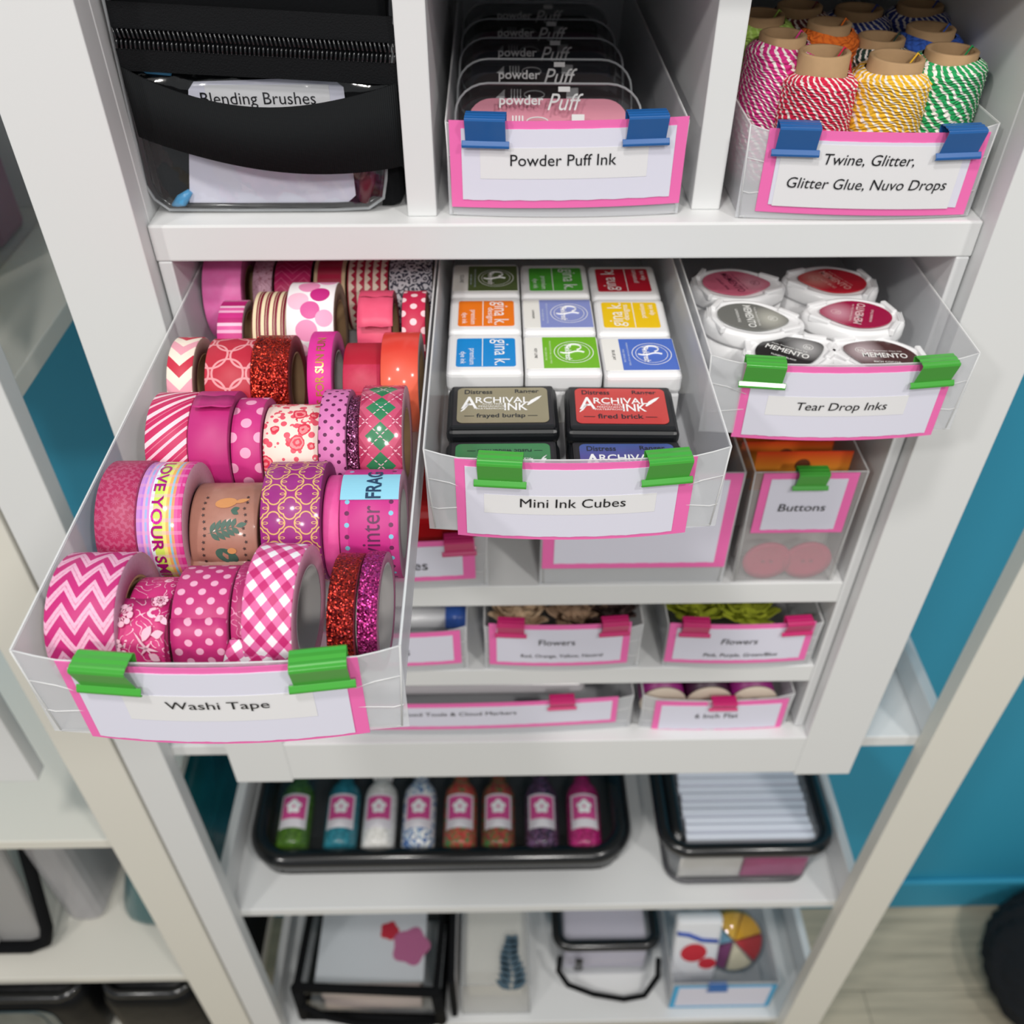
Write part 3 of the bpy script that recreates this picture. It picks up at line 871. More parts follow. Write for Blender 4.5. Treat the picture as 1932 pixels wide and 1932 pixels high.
# ------------------------------------------------------------------ ink cubes in the middle bin
CG = 'white ink cubes in the middle bin'
FL = -.0942
def flat(bm, s, cx, cy, z, width=None, rot=0., sy=1., bold=0., size=None, shear=0):
    c, q = math.cos(rot), math.sin(rot)
    text(bm, s, lambda a, b: (cx+a*c-b*q, cy+a*q+b*c, z), width=width, size=size, sy=sy, bold=bold, shear=shear)
def sheet(bm, poly, z0, th=.0002):
    prism(bm, poly, z0, z0+th)
def cube_body(t, W, D, H):
    bm = bmesh.new(); rbox(bm, -W/2+.0006, W/2-.0006, -D/2+.0006, D/2-.0006, 0, H-.013, .0015, 2); ob('base', bm, WPL, t, smooth=False)
    bm = bmesh.new(); rbox(bm, -W/2, W/2, -D/2, D/2, H-.0128, H, .0030, 3); ob('lid', bm, WPL, t, smooth=False)
def ring2(bm, cx, cy, r0, r1, z, n=40):
    a = [bm.verts.new((cx+r0*math.cos(2*PI*k/n), cy+r0*math.sin(2*PI*k/n), z)) for k in range(n)]
    b = [bm.verts.new((cx+r1*math.cos(2*PI*k/n), cy+r1*math.sin(2*PI*k/n), z)) for k in range(n)]
    for k in range(n): bm.faces.new((a[k], a[(k+1) % n], b[(k+1) % n], b[k]))
CW, CD, CH = .0426, .0418, .0342
def cube(col, row, kind, h, label, name='', rz=0.):
    x = (-.0464, -.0029, .0407)[col]; y = (-.0221, -.0234, -.0259)[col]+row*.0431
    t = thing('ink_cube', label, 'ink pad', (x, y, FL), rz, CG)
    cube_body(t, CW, CD, CH)
    z = CH+.0001
    m = mat('sticker_'+h[1:], h, .35, coat=.2)
    pale = mat('sticker_print_'+h[1:], h, .4)
    if kind == 'words':
        bm = bmesh.new(); sheet(bm, rrect(-.0160, .0172, -.0150, .0142, .0016), z); ob('sticker', bm, m, t)
        bm = bmesh.new(); zz = z+.0003
        bx(bm, -.0016, -.0011, -.0150, .0142, zz, zz+.00005)
        flat(bm, 'gina k.', .0098, -.0005, zz, .0270, -PI/2, 1.15)
        flat(bm, 'premium', -.0068, -.0050, zz, .0165, -PI/2, 1.)
        flat(bm, 'dye ink', -.0120, -.0062, zz, .0125, -PI/2, 1.)
        if row == 1: flat(bm, 'designs', .0035, -.003, zz, .018, -PI/2, .8)
        ob('lettering', bm, WINK, t)
    elif kind == 'badge':
        bm = bmesh.new(); sheet(bm, [(-.0205, -.0162), (.0203, -.0162), (.0203, .0162), (-.0205, .0162)], z-.0001); ob('paper_band', bm, mat('white_sticker', '#e6e5e0', .5), t)
        bm = bmesh.new(); sheet(bm, [(-.0108, -.0160), (.0200, -.0160), (.0200, .0160), (-.0108, .0160)], z+.0001); ob('sticker', bm, m, t)
        bm = bmesh.new(); zz = z+.0004
        ring2(bm, .0065, 0, .0108, .0112, zz); ring2(bm, .0065, 0, .0088, .0091, zz)
        flat(bm, 'Pinkfresh', .0035, -.0005, zz, .0155, -PI/2, 1.2, .02)
        # long swash of the capital
        tube(bm, [(.0010+.001*math.sin(k*.9), 0, zz) if False else (-.0012+.0017*k, -.0002-.0010*math.sin(k*.8), zz) for k in range(9)], .0005, 5)
        tube(bm, [(.0068+.0040*math.cos(a), .0050+.0030*math.sin(a), zz) for a in [k*PI/8-1.2 for k in range(13)]], .0005, 5)
        ob('lettering', bm, WINK, t)
        bm = bmesh.new()
        flat(bm, 'PREMIUM DYE INK ACID FREE', -.0066, 0, zz, .0235, -PI/2, .8)
        flat(bm, 'PAD SERIES INK', -.0092, -.002, zz, .0135, -PI/2, .8)
        ob('small_print', bm, mat('pale_print_'+h[1:], '#c9d3e2' if h != '#6fb321' else '#d3e3b5', .5), t)
        bm = bmesh.new(); flat(bm, name, -.0148, -.001, zz, .0100, -PI/2, .9); ob('colour_name', bm, INKB, t)
    return t
cube(0, 0, 'words', '#0a86d0', 'white ink cube with a bright blue sticker, front left of the cubes')
cube(0, 1, 'words', '#ee7a1b', 'white ink cube with an orange sticker')
cube(0, 2, 'badge', '#57683a', 'white ink cube with an olive green sticker at the back left', 'OLIVE')
cube(1, 0, 'badge', '#6fb321', 'white ink cube with a lime green round badge, front of the middle column', 'KEY LIME')
cube(1, 1, 'badge', '#8691cc', 'white ink cube with a lavender blue sticker', 'LAVENDER')
cube(1, 2, 'words', '#4fae35', 'white ink cube with a leaf green sticker at the back of the middle column')
cube(2, 0, 'badge', '#4a6dc4', 'white ink cube with a cobalt blue round badge, front right of the cubes', 'BLUE JAY')
cube(2, 1, 'words', '#efc516', 'white ink cube with a yellow sticker', rz=PI-.02)
cube(2, 2, 'words', '#b7122a', 'white ink cube with a red sticker at the back right', rz=PI)
E2 = 'black ink pads at the front of the middle bin'
def black_pad(x, y, h, name, label, rz=0., h2=None, H=.0280):
    W, D = .0592, .0416
    t = thing('ink_pad', label, 'ink pad', (x, y, FL), rz, E2)
    bm = bmesh.new(); rbox(bm, -W/2+.0008, W/2-.0008, -D/2+.0012, D/2-.0012, 0, H-.0115, .003, 2); ob('base', bm, BLACKP, t)
    bm = bmesh.new(); rbox(bm, -W/2, W/2, -D/2, D/2, H-.0110, H-.0018, .0034, 3); rbox(bm, -W/2+.0018, W/2-.0018, -D/2+.0018, D/2-.0018, H-.0035, H, .0016, 2); ob('lid', bm, BLACKP, t)
    z = H+.0001
    if h2:
        m = patmat('sticker_fade', lambda P: P.mix(P.v/34.+.5, h2, h), .3, .2)
    else: m = mat('pad_sticker_'+h[1:], h, .32, coat=.3, var=.06, bscale=60)
    bm = bmesh.new(); uvl = None
    sheet(bm, rrect(-.0242, .0242, -.0158, .0160, .0032), z)
    uvl = bm.loops.layers.uv.new('UVMap')
    for f in bm.faces:
        for l in f.loops: l[uvl].uv = (l.vert.co.x*1000, l.vert.co.y*1000)
    ob('sticker', bm, m, t)
    zz = z+.0003
    bm = bmesh.new()
    flat(bm, 'A', -.0178, .0022, zz, None, 0, 1.25, .01, .0125)
    tube(bm, [(-.0180, .0010, zz), (-.0205, -.0038, zz), (-.0222, -.0058, zz)], [.0005, .0005, .0003], 5)
    flat(bm, 'RCHIVAL', -.0002, .0045, zz, .0285, 0, 1.05, .012)
    flat(bm, 'INK', .0070, -.0016, zz, .0125, 0, 1.25, .015)
    flat(bm, '· ACID FREE', -.0060, .0008, zz, .0120, 0, .8)
    flat(bm, '· PERMANENT', -.0066, -.0013, zz, .0150, 0, .8)
    flat(bm, '· WATERPROOF', -.0070, -.0034, zz, .0172, 0, .8)
    bm.faces.new([bm.verts.new((px, py, zz)) for px, py in ((.0128, -.0002), (.0150, .0040), (.0185, .0070), (.0212, .0082), (.0192, .0050), (.0160, .0016), (.0136, -.0006))])
    ob('lettering', bm, WINK, t)
    bm = bmesh.new()
    flat(bm, 'Distress', -.0130, .0122, zz, .0150, 0, 1.2, .02)
    flat(bm, 'Ranger', .0132, .0126, zz, .0130, 0, 1.0, .02)
    flat(bm, '— '+name+' —', -.0010, -.0095, zz, .0385, 0, 1.0, .02)
    ob('dark_lettering', bm, mat('dark_print', '#22262c', .5), t)
    return t
black_pad(-.0368, -.0650, '#8b8469', 'frayed burlap', 'black ink pad with a khaki sticker reading frayed burlap')
black_pad(.0262, -.0668, '#c0342f', 'fired brick', 'black ink pad with a red sticker reading fired brick', -.03)
black_pad(-.0371, -.1075, '#2f7a44', 'rustic wilderness', 'black ink pad with a green sticker turned upside down behind the card', PI, H=.0225)
black_pad(.0262, -.1088, '#2c4f8f', 'villainous', 'black ink pad with a blue to purple sticker behind the card', -.01, '#6a2b8c', H=.0225)

# ------------------------------------------------------------------ teardrop ink pads
def tear_poly(L, W, n=44):
    """outline of a drop, round end at -x, blunt tip at +x"""
    out = []
    for k in range(n):
        a = 2*PI*k/n
        x = math.cos(a); y = math.sin(a)
        tap = 1-.42*max(0, x)**1.5
        out.append((x*L/2*(1.0), y*W/2*tap))
    return out
TGp = 'teardrop ink pads in the right bin'
def ring_wall(bm, prof, n=48, z0=0):
    """prof: list of (L, W, z): stacked drop outlines"""
    rings = [[bm.verts.new((x, y, z)) for x, y in tear_poly(L, W, n)] for L, W, z in prof]
    for i in range(len(rings)-1):
        for k in range(n):
            f = bm.faces.new((rings[i][k], rings[i][(k+1) % n], rings[i+1][(k+1) % n], rings[i+1][k])); f.smooth = True
    bm.faces.new(rings[0][::-1]); bm.faces.new(rings[-1])
def teardrop(x, y, rz, h, glow, label, zt=-.0585, tilt=0., ink='#e9e9e6', trot=0., name=''):
    L, W = .0600, .0430; H = .0300
    t = thing('teardrop_ink_pad', label, 'ink pad', (x, y, zt-H), rz, TGp)
    t.rotation_euler.y = tilt
    bm = bmesh.new(); ring_wall(bm, [(L*.90, W*.88, 0), (L*.95, W*.94, .004), (L*.97, W*.96, H-.010)]); ob('base', bm, WPL, t)
    bm = bmesh.new(); ring_wall(bm, [(L*.99, W*.98, H-.0105), (L, W, H-.0085), (L, W, H-.0030), (L*.96, W*.94, H-.0005), (L*.88, W*.84, H-.0002), (L*.86, W*.82, H-.0012)])
    # finger tabs along the rim
    for a in (.75, -.75, 2.45, -2.45):
        M = Matrix.Translation((math.cos(a)*L*.47, math.sin(a)*W*.42*(1-.42*max(0, math.cos(a))**1.5), H-.0002)) @ Matrix.Rotation(a+PI/2+(.25 if a > 0 else -.25), 4, 'Z')
        rbox(bm, -.0065, .0065, -.0017, .0017, -.003, .0012, .0008, 2, M)
    for k in range(3):
        M = Matrix.Translation((-L*.465+.0012*k, 0, H-.0006))
        rbox(bm, -.0003, .0003, -.0055, .0055, -.001, .0012, .0002, 1, M)
    ob('lid', bm, WPL, t)
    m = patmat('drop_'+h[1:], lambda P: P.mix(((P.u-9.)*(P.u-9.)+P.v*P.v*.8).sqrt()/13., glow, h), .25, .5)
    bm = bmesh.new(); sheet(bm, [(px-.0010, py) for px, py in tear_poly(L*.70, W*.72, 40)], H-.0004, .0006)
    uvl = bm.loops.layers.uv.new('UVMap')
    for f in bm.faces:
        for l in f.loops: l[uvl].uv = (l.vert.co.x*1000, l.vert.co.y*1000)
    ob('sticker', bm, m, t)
    bm = bmesh.new(); zz = H+.0004
    flat(bm, 'MEMENTO', -.0030, 0, zz, .0250, trot, 1.25, .015)
    c = math.cos(trot+PI/2); s = math.sin(trot+PI/2)
    flat(bm, name, -.0030-.0070*c, -.0070*s, zz, .0150, trot, 1.0, .01)
    flat(bm, 'Fade Resistant Dye Ink', -.0030+.0045*c, .0045*s, zz, .0210, trot, .8)
    ring2(bm, .0105, 0, .0026, .0029, zz, 20); flat(bm, 'hs', .0105, 0, zz, .003, trot, 1.2)
    ob('lettering', bm, mat('drop_print_'+ink[1:], ink, .5), t)
    return t
p = lambda px, py: at(px, py, 'Z', -.0585)
q = p(1391, 531); teardrop(q[0], q[1]-.002, -.05, '#c8637c', '#d99aa8', 'teardrop ink pad with a dusty pink top at the back left', ink='#7a2f48', trot=-1.2, name='ANGEL PINK')
q = p(1565, 526); teardrop(q[0], q[1]-.002, PI-.18, '#b91a2e', '#cf8e83', 'teardrop ink pad with a red top at the back right', ink='#d9a09a', trot=PI-.9, name='LADY BUG')
q = p(1420, 598); teardrop(q[0], q[1], -.14, '#747571', '#c8c7bc', 'teardrop ink pad with a grey top, tilted at the left', trot=-PI/2+.1, name='LONDON FOG', tilt=.04)
q = p(1611, 592); teardrop(q[0], q[1], PI-.16, '#a31245', '#dca3b4', 'teardrop ink pad with a crimson top', trot=PI+1.35, ink='#e9c9cc', name='RHUBARB STALK')
q = at(1497, 668, 'Z', -.0625); teardrop(q[0], q[1]+.0035, .30, '#151515', '#b9b9b9', 'teardrop ink pad with a black top just behind the card', zt=-.0625, trot=-.85, name='TUXEDO BLACK')
q = at(1664, 678, 'Z', -.0625); teardrop(q[0], q[1]+.0050, PI-.42, '#4a2a2a', '#cdbcc0', 'teardrop ink pad with a dark brown top just behind the card', zt=-.0625, trot=PI-.1-2.7+PI, name='RICH COCOA')

# ------------------------------------------------------------------ left cubby: zipped pouch
po = thing('zip_pouch', 'black zipped pouch with a clear front and webbing strap in the top left cubby', 'pouch', (-.1600, .028, .0004))
bm = bmesh.new(); rbox(bm, -.0665, .0690, .004, .22, 0, .117, .006, 2); ob('body', bm, BLACKF, po)
def fx(z, s):        # left/right outline of the pouch front
    k = max(0, min(1, z/.11))
    return (-.0695+.0040*k) if s < 0 else (.0570+.0150*k)
bm = bmesh.new()
def outline(r, y):
    pts = [(fx(.116, -1), y, .116)]+[(fx(z, -1), y, z) for z in (.10, .07, .04, .016)]
    pts += [(fx(.01, -1)+.003, y, .008), (fx(0, -1)+.010, y, r+.0008), (-.02, y, r+.0004), (.03, y, r+.0004), (fx(0, 1)-.008, y, r+.0012), (fx(.01, 1)-.001, y, .008)]
    pts += [(fx(z, 1), y, z) for z in (.018, .04, .07, .10, .116)]
    return pts
tube(bm, outline(.0022, .002), .0022, 8)
ob('piping', bm, BLACKG, po)
bm = bmesh.new(); tube(bm, [(a*1.02, b-.0012, c) for a, b, c in outline(.0010, .001)], .0009, 6); ob('clear_seam', bm, EDGE if False else sheer('clear_edge', '#cfd3d6', .35, .1), po)
bm = bmesh.new()
nx, nz_ = 26, 18
g = []
for j in range(nz_+1):
    z = .003+.079*j/nz_
    g.append([bm.verts.new((fx(z, -1)+(fx(z, 1)-fx(z, -1))*i/nx, -.0012-.0030*math.sin(PI*i/nx)*math.sin(PI*j/nz_)+.0007*math.sin(i*1.3+j*.9)+(.0016*math.sin(i*2.1) if j > nz_-3 else 0)+(.0022*(j-nz_+4)**2*.45*(1+.5*math.sin(i*1.1)) if j > nz_-4 else 0), z)) for i in range(nx+1)])
for j in range(nz_):
    for i in range(nx): bm.faces.new((g[j][i], g[j][i+1], g[j+1][i+1], g[j+1][i])).smooth = True
ob('clear_front', bm, vinyl(), po)
# zipper: two fabric tapes and a coil
def zl(x): return .0905-.0075*(x+.066)/.138
bm = bmesh.new()
for dz0, dz1 in ((.0045, .0160), (-.0150, -.0045)):
    n = 14
    r0 = [bm.verts.new((-.0660+.138*i/n, -.0020, zl(-.066+.138*i/n)+dz0)) for i in range(n+1)]
    r1 = [bm.verts.new((-.0660+.138*i/n, -.0005 if dz1 > 0 else -.0028, zl(-.066+.138*i/n)+dz1)) for i in range(n+1)]
    for i in range(n): bm.faces.new((r0[i], r0[i+1], r1[i+1], r1[i]))
o = ob('zipper_tape', bm, mat('zipper_tape', '#131416', .85, spec=.15, bump=.6, bscale=1400), po)
o.modifiers.new('s', 'SOLIDIFY').thickness = .0008
bm = bmesh.new()
for i in range(62):
    x = -.0650+.00222*i
    for s in (-1, 1):
        zc = zl(x)+s*.0022
        tube(bm, [(x-.0003, -.0015, zc+s*.0026), (x, -.0036, zc+s*.0020), (x+.0006, -.0040, zc-s*.0012), (x+.0008, -.0022, zc-s*.0020)], .00062, 5)
ob('zipper_coil', bm, mat('zipper_nylon', '#1a1b1e', .22, coat=.5), po)
bm = bmesh.new(); n = 26
def strap(i):
    s = i/n; x = -.0660+.1365*s
    zt = .0775-.0148*math.sin(PI*s*.95)**.9*(1-.25*s)-.0065*s
    zb = .0440-.0150*math.sin(PI*min(1, s*.62+.02))-.0035*s
    y = -.0035-.0120*math.sin(PI*s)**.8
    return x, y, zt, zb
a = [[bm.verts.new((strap(i)[0], strap(i)[1]+dy, strap(i)[k])) for k in (2, 3)] for dy in (0,) for i in range(n+1)]
for i in range(n): bm.faces.new((a[i][0], a[i+1][0], a[i+1][1], a[i][1])).smooth = True
e = [[bm.verts.new((.0705+.0012*math.sin(PI*k/6), -.0035+.012*k/6, z-.001*k)) for z in (strap(n)[2], strap(n)[3])] for k in range(7)]
for k in range(6): bm.faces.new((e[k][0], e[k+1][0], e[k+1][1], e[k][1])).smooth = True
m, nt, b = newmat('black_webbing')
b.inputs['Base Color'].default_value = hx('#131517'); b.inputs['Roughness'].default_value = .8; b.inputs['Specular IOR Level'].default_value = .2
tc = nt.nodes.new('ShaderNodeTexCoord'); wv = nt.nodes.new('ShaderNodeTexWave'); wv.inputs['Scale'].default_value = 300; wv.bands_direction = 'X'
bp = nt.nodes.new('ShaderNodeBump'); bp.inputs['Strength'].default_value = .5; bp.inputs['Distance'].default_value = .0006
nt.links.new(tc.outputs['Object'], wv.inputs['Vector']); nt.links.new(wv.outputs['Fac'], bp.inputs['Height']); nt.links.new(bp.outputs['Normal'], b.inputs['Normal'])
o = ob('strap', bm, m, po); o.modifiers.new('s', 'SOLIDIFY').thickness = .0012
bm = bmesh.new(); bx(bm, .0440, .0560, .0012, .0020, .055, .080); ob('inner_band', bm, BLACKF, po)
lc = thing('label_card', 'white rounded card reading Blending Brushes inside the zipped pouch', 'label', (-.1600, .0300, .002), 0, None)
bm = bmesh.new(); prism(bm, [(-.0500, .001), (-.0440, .0000), (.0370, .0020), (.0430, .0070), (.0430, .0640), (.0370, .0690), (-.0330, .0670), (-.0365, .0630)], 0, .0004, lambda x, y, z: (x, z, y)); ob('card', bm, CARD, lc)
bm = bmesh.new(); bx(bm, -.028, .0355, -.0003, 0, .052, .0655); ob('printed_strip', bm, STICK, lc)
bm = bmesh.new(); text(bm, 'Blending Brushes', lambda a, b2: (-.0015+a, -.0005, .0590+b2), width=.0590, sy=1.0); ob('lettering', bm, INKB, lc)
for lab, pts in (('blue brush handle in the pouch, above the card at the left', ((-.0640, .0012, .0800), (-.054, .0012, .0765), (-.043, .0014, .0735))), ('blue brush tip at the lower left inside the pouch', ((-.0590, .0012, .0040), (-.0530, .0012, .0070), (-.0475, .0014, .0120)))):
    bm = bmesh.new(); tube(bm, [(-.160+a, .028+b2, c) for a, b2, c in pts], [.0010, .0036, .0016], 8)
    tag(ob('blending_brush', bm, mat('blue_handle', '#4f9fd0', .3), None), lab, 'brush', 'brushes in the zipped pouch')
bm = bmesh.new(); tube(bm, [(.0475-.16, .0295, .006), (.0500-.16, .0295, .016), (.0540-.16, .0295, .030)], [.003, .0045, .003], 8)
tag(ob('blending_brush', bm, mat('maroon_handle', '#5a1626', .3), None), 'dark red brush end at the lower right inside the pouch', 'brush', 'brushes in the zipped pouch')

# ------------------------------------------------------------------ middle cubby: bin of clear ink cases
BG = 'frosted bins standing in the cubbies'
storage_bin(-.0652, .0618, .0235, .322, .0006, .0500, 'frosted bin with clear ink cases in the middle cubby', BG, taper=.002)
cpow = label_card(-.0635, .0615, .0530, .0066, .0232, [('Powder Puff Ink', at(1063, 301, 'Y', .018)[0], at(1063, 300, 'Y', .018)[2], .0562, 1.0)],
           'pink and white card reading Powder Puff Ink', .0045, m4=(.0062, .0062, .0040, .0045), strip=(-.0475, .0415, .0230, .0395), tilt=.012, group='label cards on the cubby bins')
storage_bin(.0930, .2228, .0180, .300, .0006, .0500, 'frosted bin of twine spools in the right cubby', BG, taper=.002)
ctwi = label_card(.1030, .2192, .0482, .0035, .0178, [('Twine, Glitter,', at(1641, 301, 'Y', .013)[0], at(1641, 301, 'Y', .013)[2], .0490, 1.0), ('Glitter Glue, Nuvo Drops', at(1637, 346, 'Y', .013)[0], at(1637, 347, 'Y', .013)[2], .0865, 1.0)],
           'pink and white card reading Twine, Glitter, Glitter Glue', .004, m4=(.0060, .0066, .0050, .0046), strip=(.1110, .2080, .0075, .0415), tilt=-.022, skew=.16, group='label cards on the cubby bins')
BC = 'blue clips on the cubby cards'
for card, px, py, lab in ((cpow, 916, 226, 'blue clip at the left of the Powder Puff Ink card'), (cpow, 1219, 220, 'blue clip at the right of the Powder Puff Ink card'),
                          (ctwi, 1494, 230, 'blue clip at the left of the twine card'), (ctwi, 1805, 235, 'blue clip at the right of the twine card')):
    label_clip(card, px, py, BLUE, lab, BC)
CLR = vinyl('clear_case', .05, .05, 20, .05)
for i, (y, h, lab) in enumerate(((.054, '#d98fa0', 'clear ink case with a pale pink pad, frontmost in the middle cubby'), (.102, '#262022', 'clear ink case with a dark brown pad, second in the row'), (.150, '#181d2a', 'clear ink case with a navy pad, third in the row'), (.198, '#3a1a30', 'clear ink case with a plum pad, fourth in the row'), (.246, '#1d1c20', 'clear ink case with a charcoal pad, last in the row'))):
    t = thing('ink_case', lab, 'ink pad', (-.0100, y, .0302-.001*i), -.03, 'clear ink cases filed in the middle cubby')
    t.rotation_euler = (.70, 0, -.03)
    pl = rrect(-.0520, .0520, -.029, .030, .018, 6)
    bm = bmesh.new(); prism(bm, pl, -.007, .007); ob('case', bm, CLR, t, bevel=.001)
    bm = bmesh.new(); n = len(pl); tube(bm, [(x*.99, yy*.99, .0068) for x, yy in pl], .0007, 6, closed=True); ob('case_edge', bm, sheer('clear_edge', '#cfd3d6', .35, .1), t)
    bm = bmesh.new(); prism(bm, rrect(-.0445, .0445, -.026, .0240, .013, 6), -.005, .0015); ob('pad', bm, mat('ink_pad_'+h[1:], h, .8), t)
    bm = bmesh.new(); zz = .0074
    flat(bm, 'powder', -.0150, .0195, zz, .0245, 0, 1.05, .015); flat(bm, 'Puff', .0095, .0185, zz, .0200, 0, 1.25, .0, shear=.35)
    bx(bm, .0055, .0120, .0245, .0275, zz-.0002, zz); bx(bm, .013, .020, .003, .011, zz-.0002, zz)
    for k in range(4): bx(bm, -.020+.0018*k, -.0192+.0018*k, .002, .010, zz-.0002, zz)
    bm.faces.new([bm.verts.new(v) for v in ((-.031, .002, zz), (-.0235, .002, zz), (-.0235, .010, zz))])
    tube(bm, [(-.0060+.0060*math.cos(2*PI*k/16), .0065+.0026*math.sin(2*PI*k/16), zz) for k in range(16)], .0004, 5, closed=True)
    ob('lettering', bm, mat('frosted_print', '#cfcfcf', .6), t)

# ------------------------------------------------------------------ right cubby: twine
def twinemat(c1, c2, k):
    def f(P):
        w1 = P.v+((P.u/11.+P.v*.10+k).sin())*2.4+P.noise(.16, 1)*5.
        row = (w1/1.9).floor(); q = w1 % 1.9
        seg = ((P.u+row*1.7+q*1.3)/4.4) % 1.
        return P.mix(seg > .66, c1, c2), (q*(PI/1.9)).sin()
    m = patmat('twine_'+c1[1:]+c2[1:], f, .9)
    return m
def spool(px, py, y, zt, rad, c1, c2, label, H=.0795, rz=0., lean=0., coreh=.0040):
    """px,py: middle of the core's top rim"""
    q = at(px, py, 'Y', y); x = q[0]; zt = q[2]
    H = zt-.0012
    t = thing('twine_spool', label, 'twine', (x, y, .0012), rz, 'twine spools in the right cubby bin')
    t.rotation_euler = (lean*.3, lean, rz)
    rc = rad*.70
    bm = bmesh.new()
    lathe(bm, [(rc, 0), (rc, H-.0005), (rc-.0006, H), (rc-.0022, H), (rc-.0028, H-.0006), (rc-.0028, 0), (rc, 0)], 40, cap=False)
    ob('core', bm, KRAFT, t)
    # wound twine: a bumpy surface with uv round and along
    bm = bmesh.new(); uvl = bm.loops.layers.uv.new('UVMap'); n = 72; hz = H-coreh; rows = 76
    R_ = random.Random(int(px)); ph = R_.random()*6
    vs = []
    for j in range(rows+1):
        z = .004+(hz-.004)*j/rows; s = j/rows
        env = min(1, (1-s)*16)**.6*min(1, (s+.02)*14)**.5
        ring = []
        for k in range(n):
            a = 2*PI*k/n
            d = rc+.0006+(rad-rc)*env*(1+.05*math.sin(3*a+ph+9*s))+.00042*math.sin(j*2.1+math.sin(2*a+ph+s*6)*5.5)
            ring.append(bm.verts.new((d*math.cos(a), d*math.sin(a), z+.0011*math.sin(2*a+ph))))
        vs.append(ring)
    for j in range(rows):
        for k in range(n):
            f = bm.faces.new((vs[j][k], vs[j][(k+1) % n], vs[j+1][(k+1) % n], vs[j+1][k])); f.smooth = True
            for l in f.loops:
                jj = j if l.vert in (vs[j][k], vs[j][(k+1) % n]) else j+1
                kk = k if l.vert in (vs[j][k], vs[j+1][k]) else k+1
                l[uvl].uv = (kk/n*2*PI*rad*1000, jj*hz/rows*1000)
    ob('twine', bm, twinemat(c1, c2, ph), t)
    bm = bmesh.new(); rr = rad*1.0
    tube(bm, [(rc*.4, -.001, H-.006), (rc*.75, .001, H+.0012), (rc*1.06, .003, H-.002), (rad*1.02, .004, hz-.012)], .0005, 6)
    ob('twine_tail', bm, mat('twine_tail_'+c1[1:], c1, .9), t)
    return t
W_ = '#efe9e2'
spool(1563, 96, .046, 0, .0192, '#d01a44', W_, 'spool of red and white twine, front row', lean=-.02, coreh=.010)
spool(1688, 105, .048, 0, .0205, '#efb92c', W_, 'spool of yellow and white twine, front row', lean=.02, coreh=.0060)
spool(1798, 92, .052, 0, .0195, '#1f9c57', W_, 'spool of green and white twine at the front right')
spool(1474, 62, .066, 0, .0180, '#cf2a80', W_, 'spool of magenta and white twine at the front left', lean=.015)
spool(1566, 40, .088, 0, .0170, '#ea7320', '#d9641a', 'spool of solid orange twine behind the red one')
spool(1664, 68, .086, 0, .0185, '#1f3d35', W_, 'spool of dark green and white twine behind the yellow one')
spool(1758, 50, .094, 0, .0190, '#2c56b0', '#244a9c', 'spool of solid blue twine behind the green one')
spool(1437, 24, .104, 0, .0190, '#a8cf5a', '#bfe07a', 'spool of lime green twine at the left edge of the bin')
spool(1510, 8, .125, 0, .0185, '#6a2a30', W_, 'spool of maroon and white twine in the back row')
spool(1622, 14, .128, 0, .0195, '#2a3a8c', W_, 'spool of navy and white twine in the back row, middle')
spool(1738, 6, .135, 0, .0190, '#2f3f8f', W_, 'spool of indigo and white twine in the back row at the right')

# ------------------------------------------------------------------ the shelves under the pulled-out bins
BL = 'frosted bins on the lower cabinet shelves'
Z1, Z2, Z3 = -.2866, -.3860, -.4758
LG = 'label cards on the lower bins'
MC = 'magenta clips on the lower bins'
storage_bin(.1355, .2130, .0140, .290, Z1, .1070, 'tall narrow frosted bin of buttons at the right', BL, bow=0, ear=0, tabs=False, film=THIN)
storage_bin(-.0095, .1290, .0140, .290, Z1, .1070, 'tall wide frosted bin with a large blank card behind the ink cube drawer', BL, bow=0, ear=0, tabs=False)
storage_bin(-.1950, -.0480, .0140, .290, Z1, .0520, 'low frosted bin with red packets, right of the tape drawer', BL)
def pc(px, py, y=.013): q = at(px, py, 'Y', y); return q[0], q[2]
a = pc(1437, 893); b = pc(1617, 895); c = pc(1420, 1005); d = pc(1590, 1010)
cbut = label_card((a[0]+c[0])/2, (b[0]+d[0])/2, a[1], c[1], .0136, [('Buttons', pc(1513, 955)[0], pc(1513, 955)[1], .0330, .9)], 'small pink and white card reading Buttons', 0., group=LG, m4=(.006, .007, .005, .0035), skew=.1)
label_card(-.0080, .1275, -.1790, -.2690, .0136, [], 'large blank white card on pink behind the ink cube drawer', 0., group=LG, m4=(.0085, .0085, .0055, .0055))
a = pc(895, 1013); b = pc(898, 1087)
ces = label_card(-.190, a[0], a[1], b[1], .0120, [('es', pc(794, 1057)[0], pc(794, 1057)[1], .0105, 1.)], 'pink and white card mostly hidden by the tape drawer, its last letters es showing', .003, group=LG, m4=(.005, .009, .005, .005))
label_clip(cbut, 1532, 889, GREEN, 'green clip on the Buttons card', 'clips on the shelf bins')
label_clip(ces, 866, 1006, MAG, 'magenta clip beside the tape drawer on the card ending in es', MC)
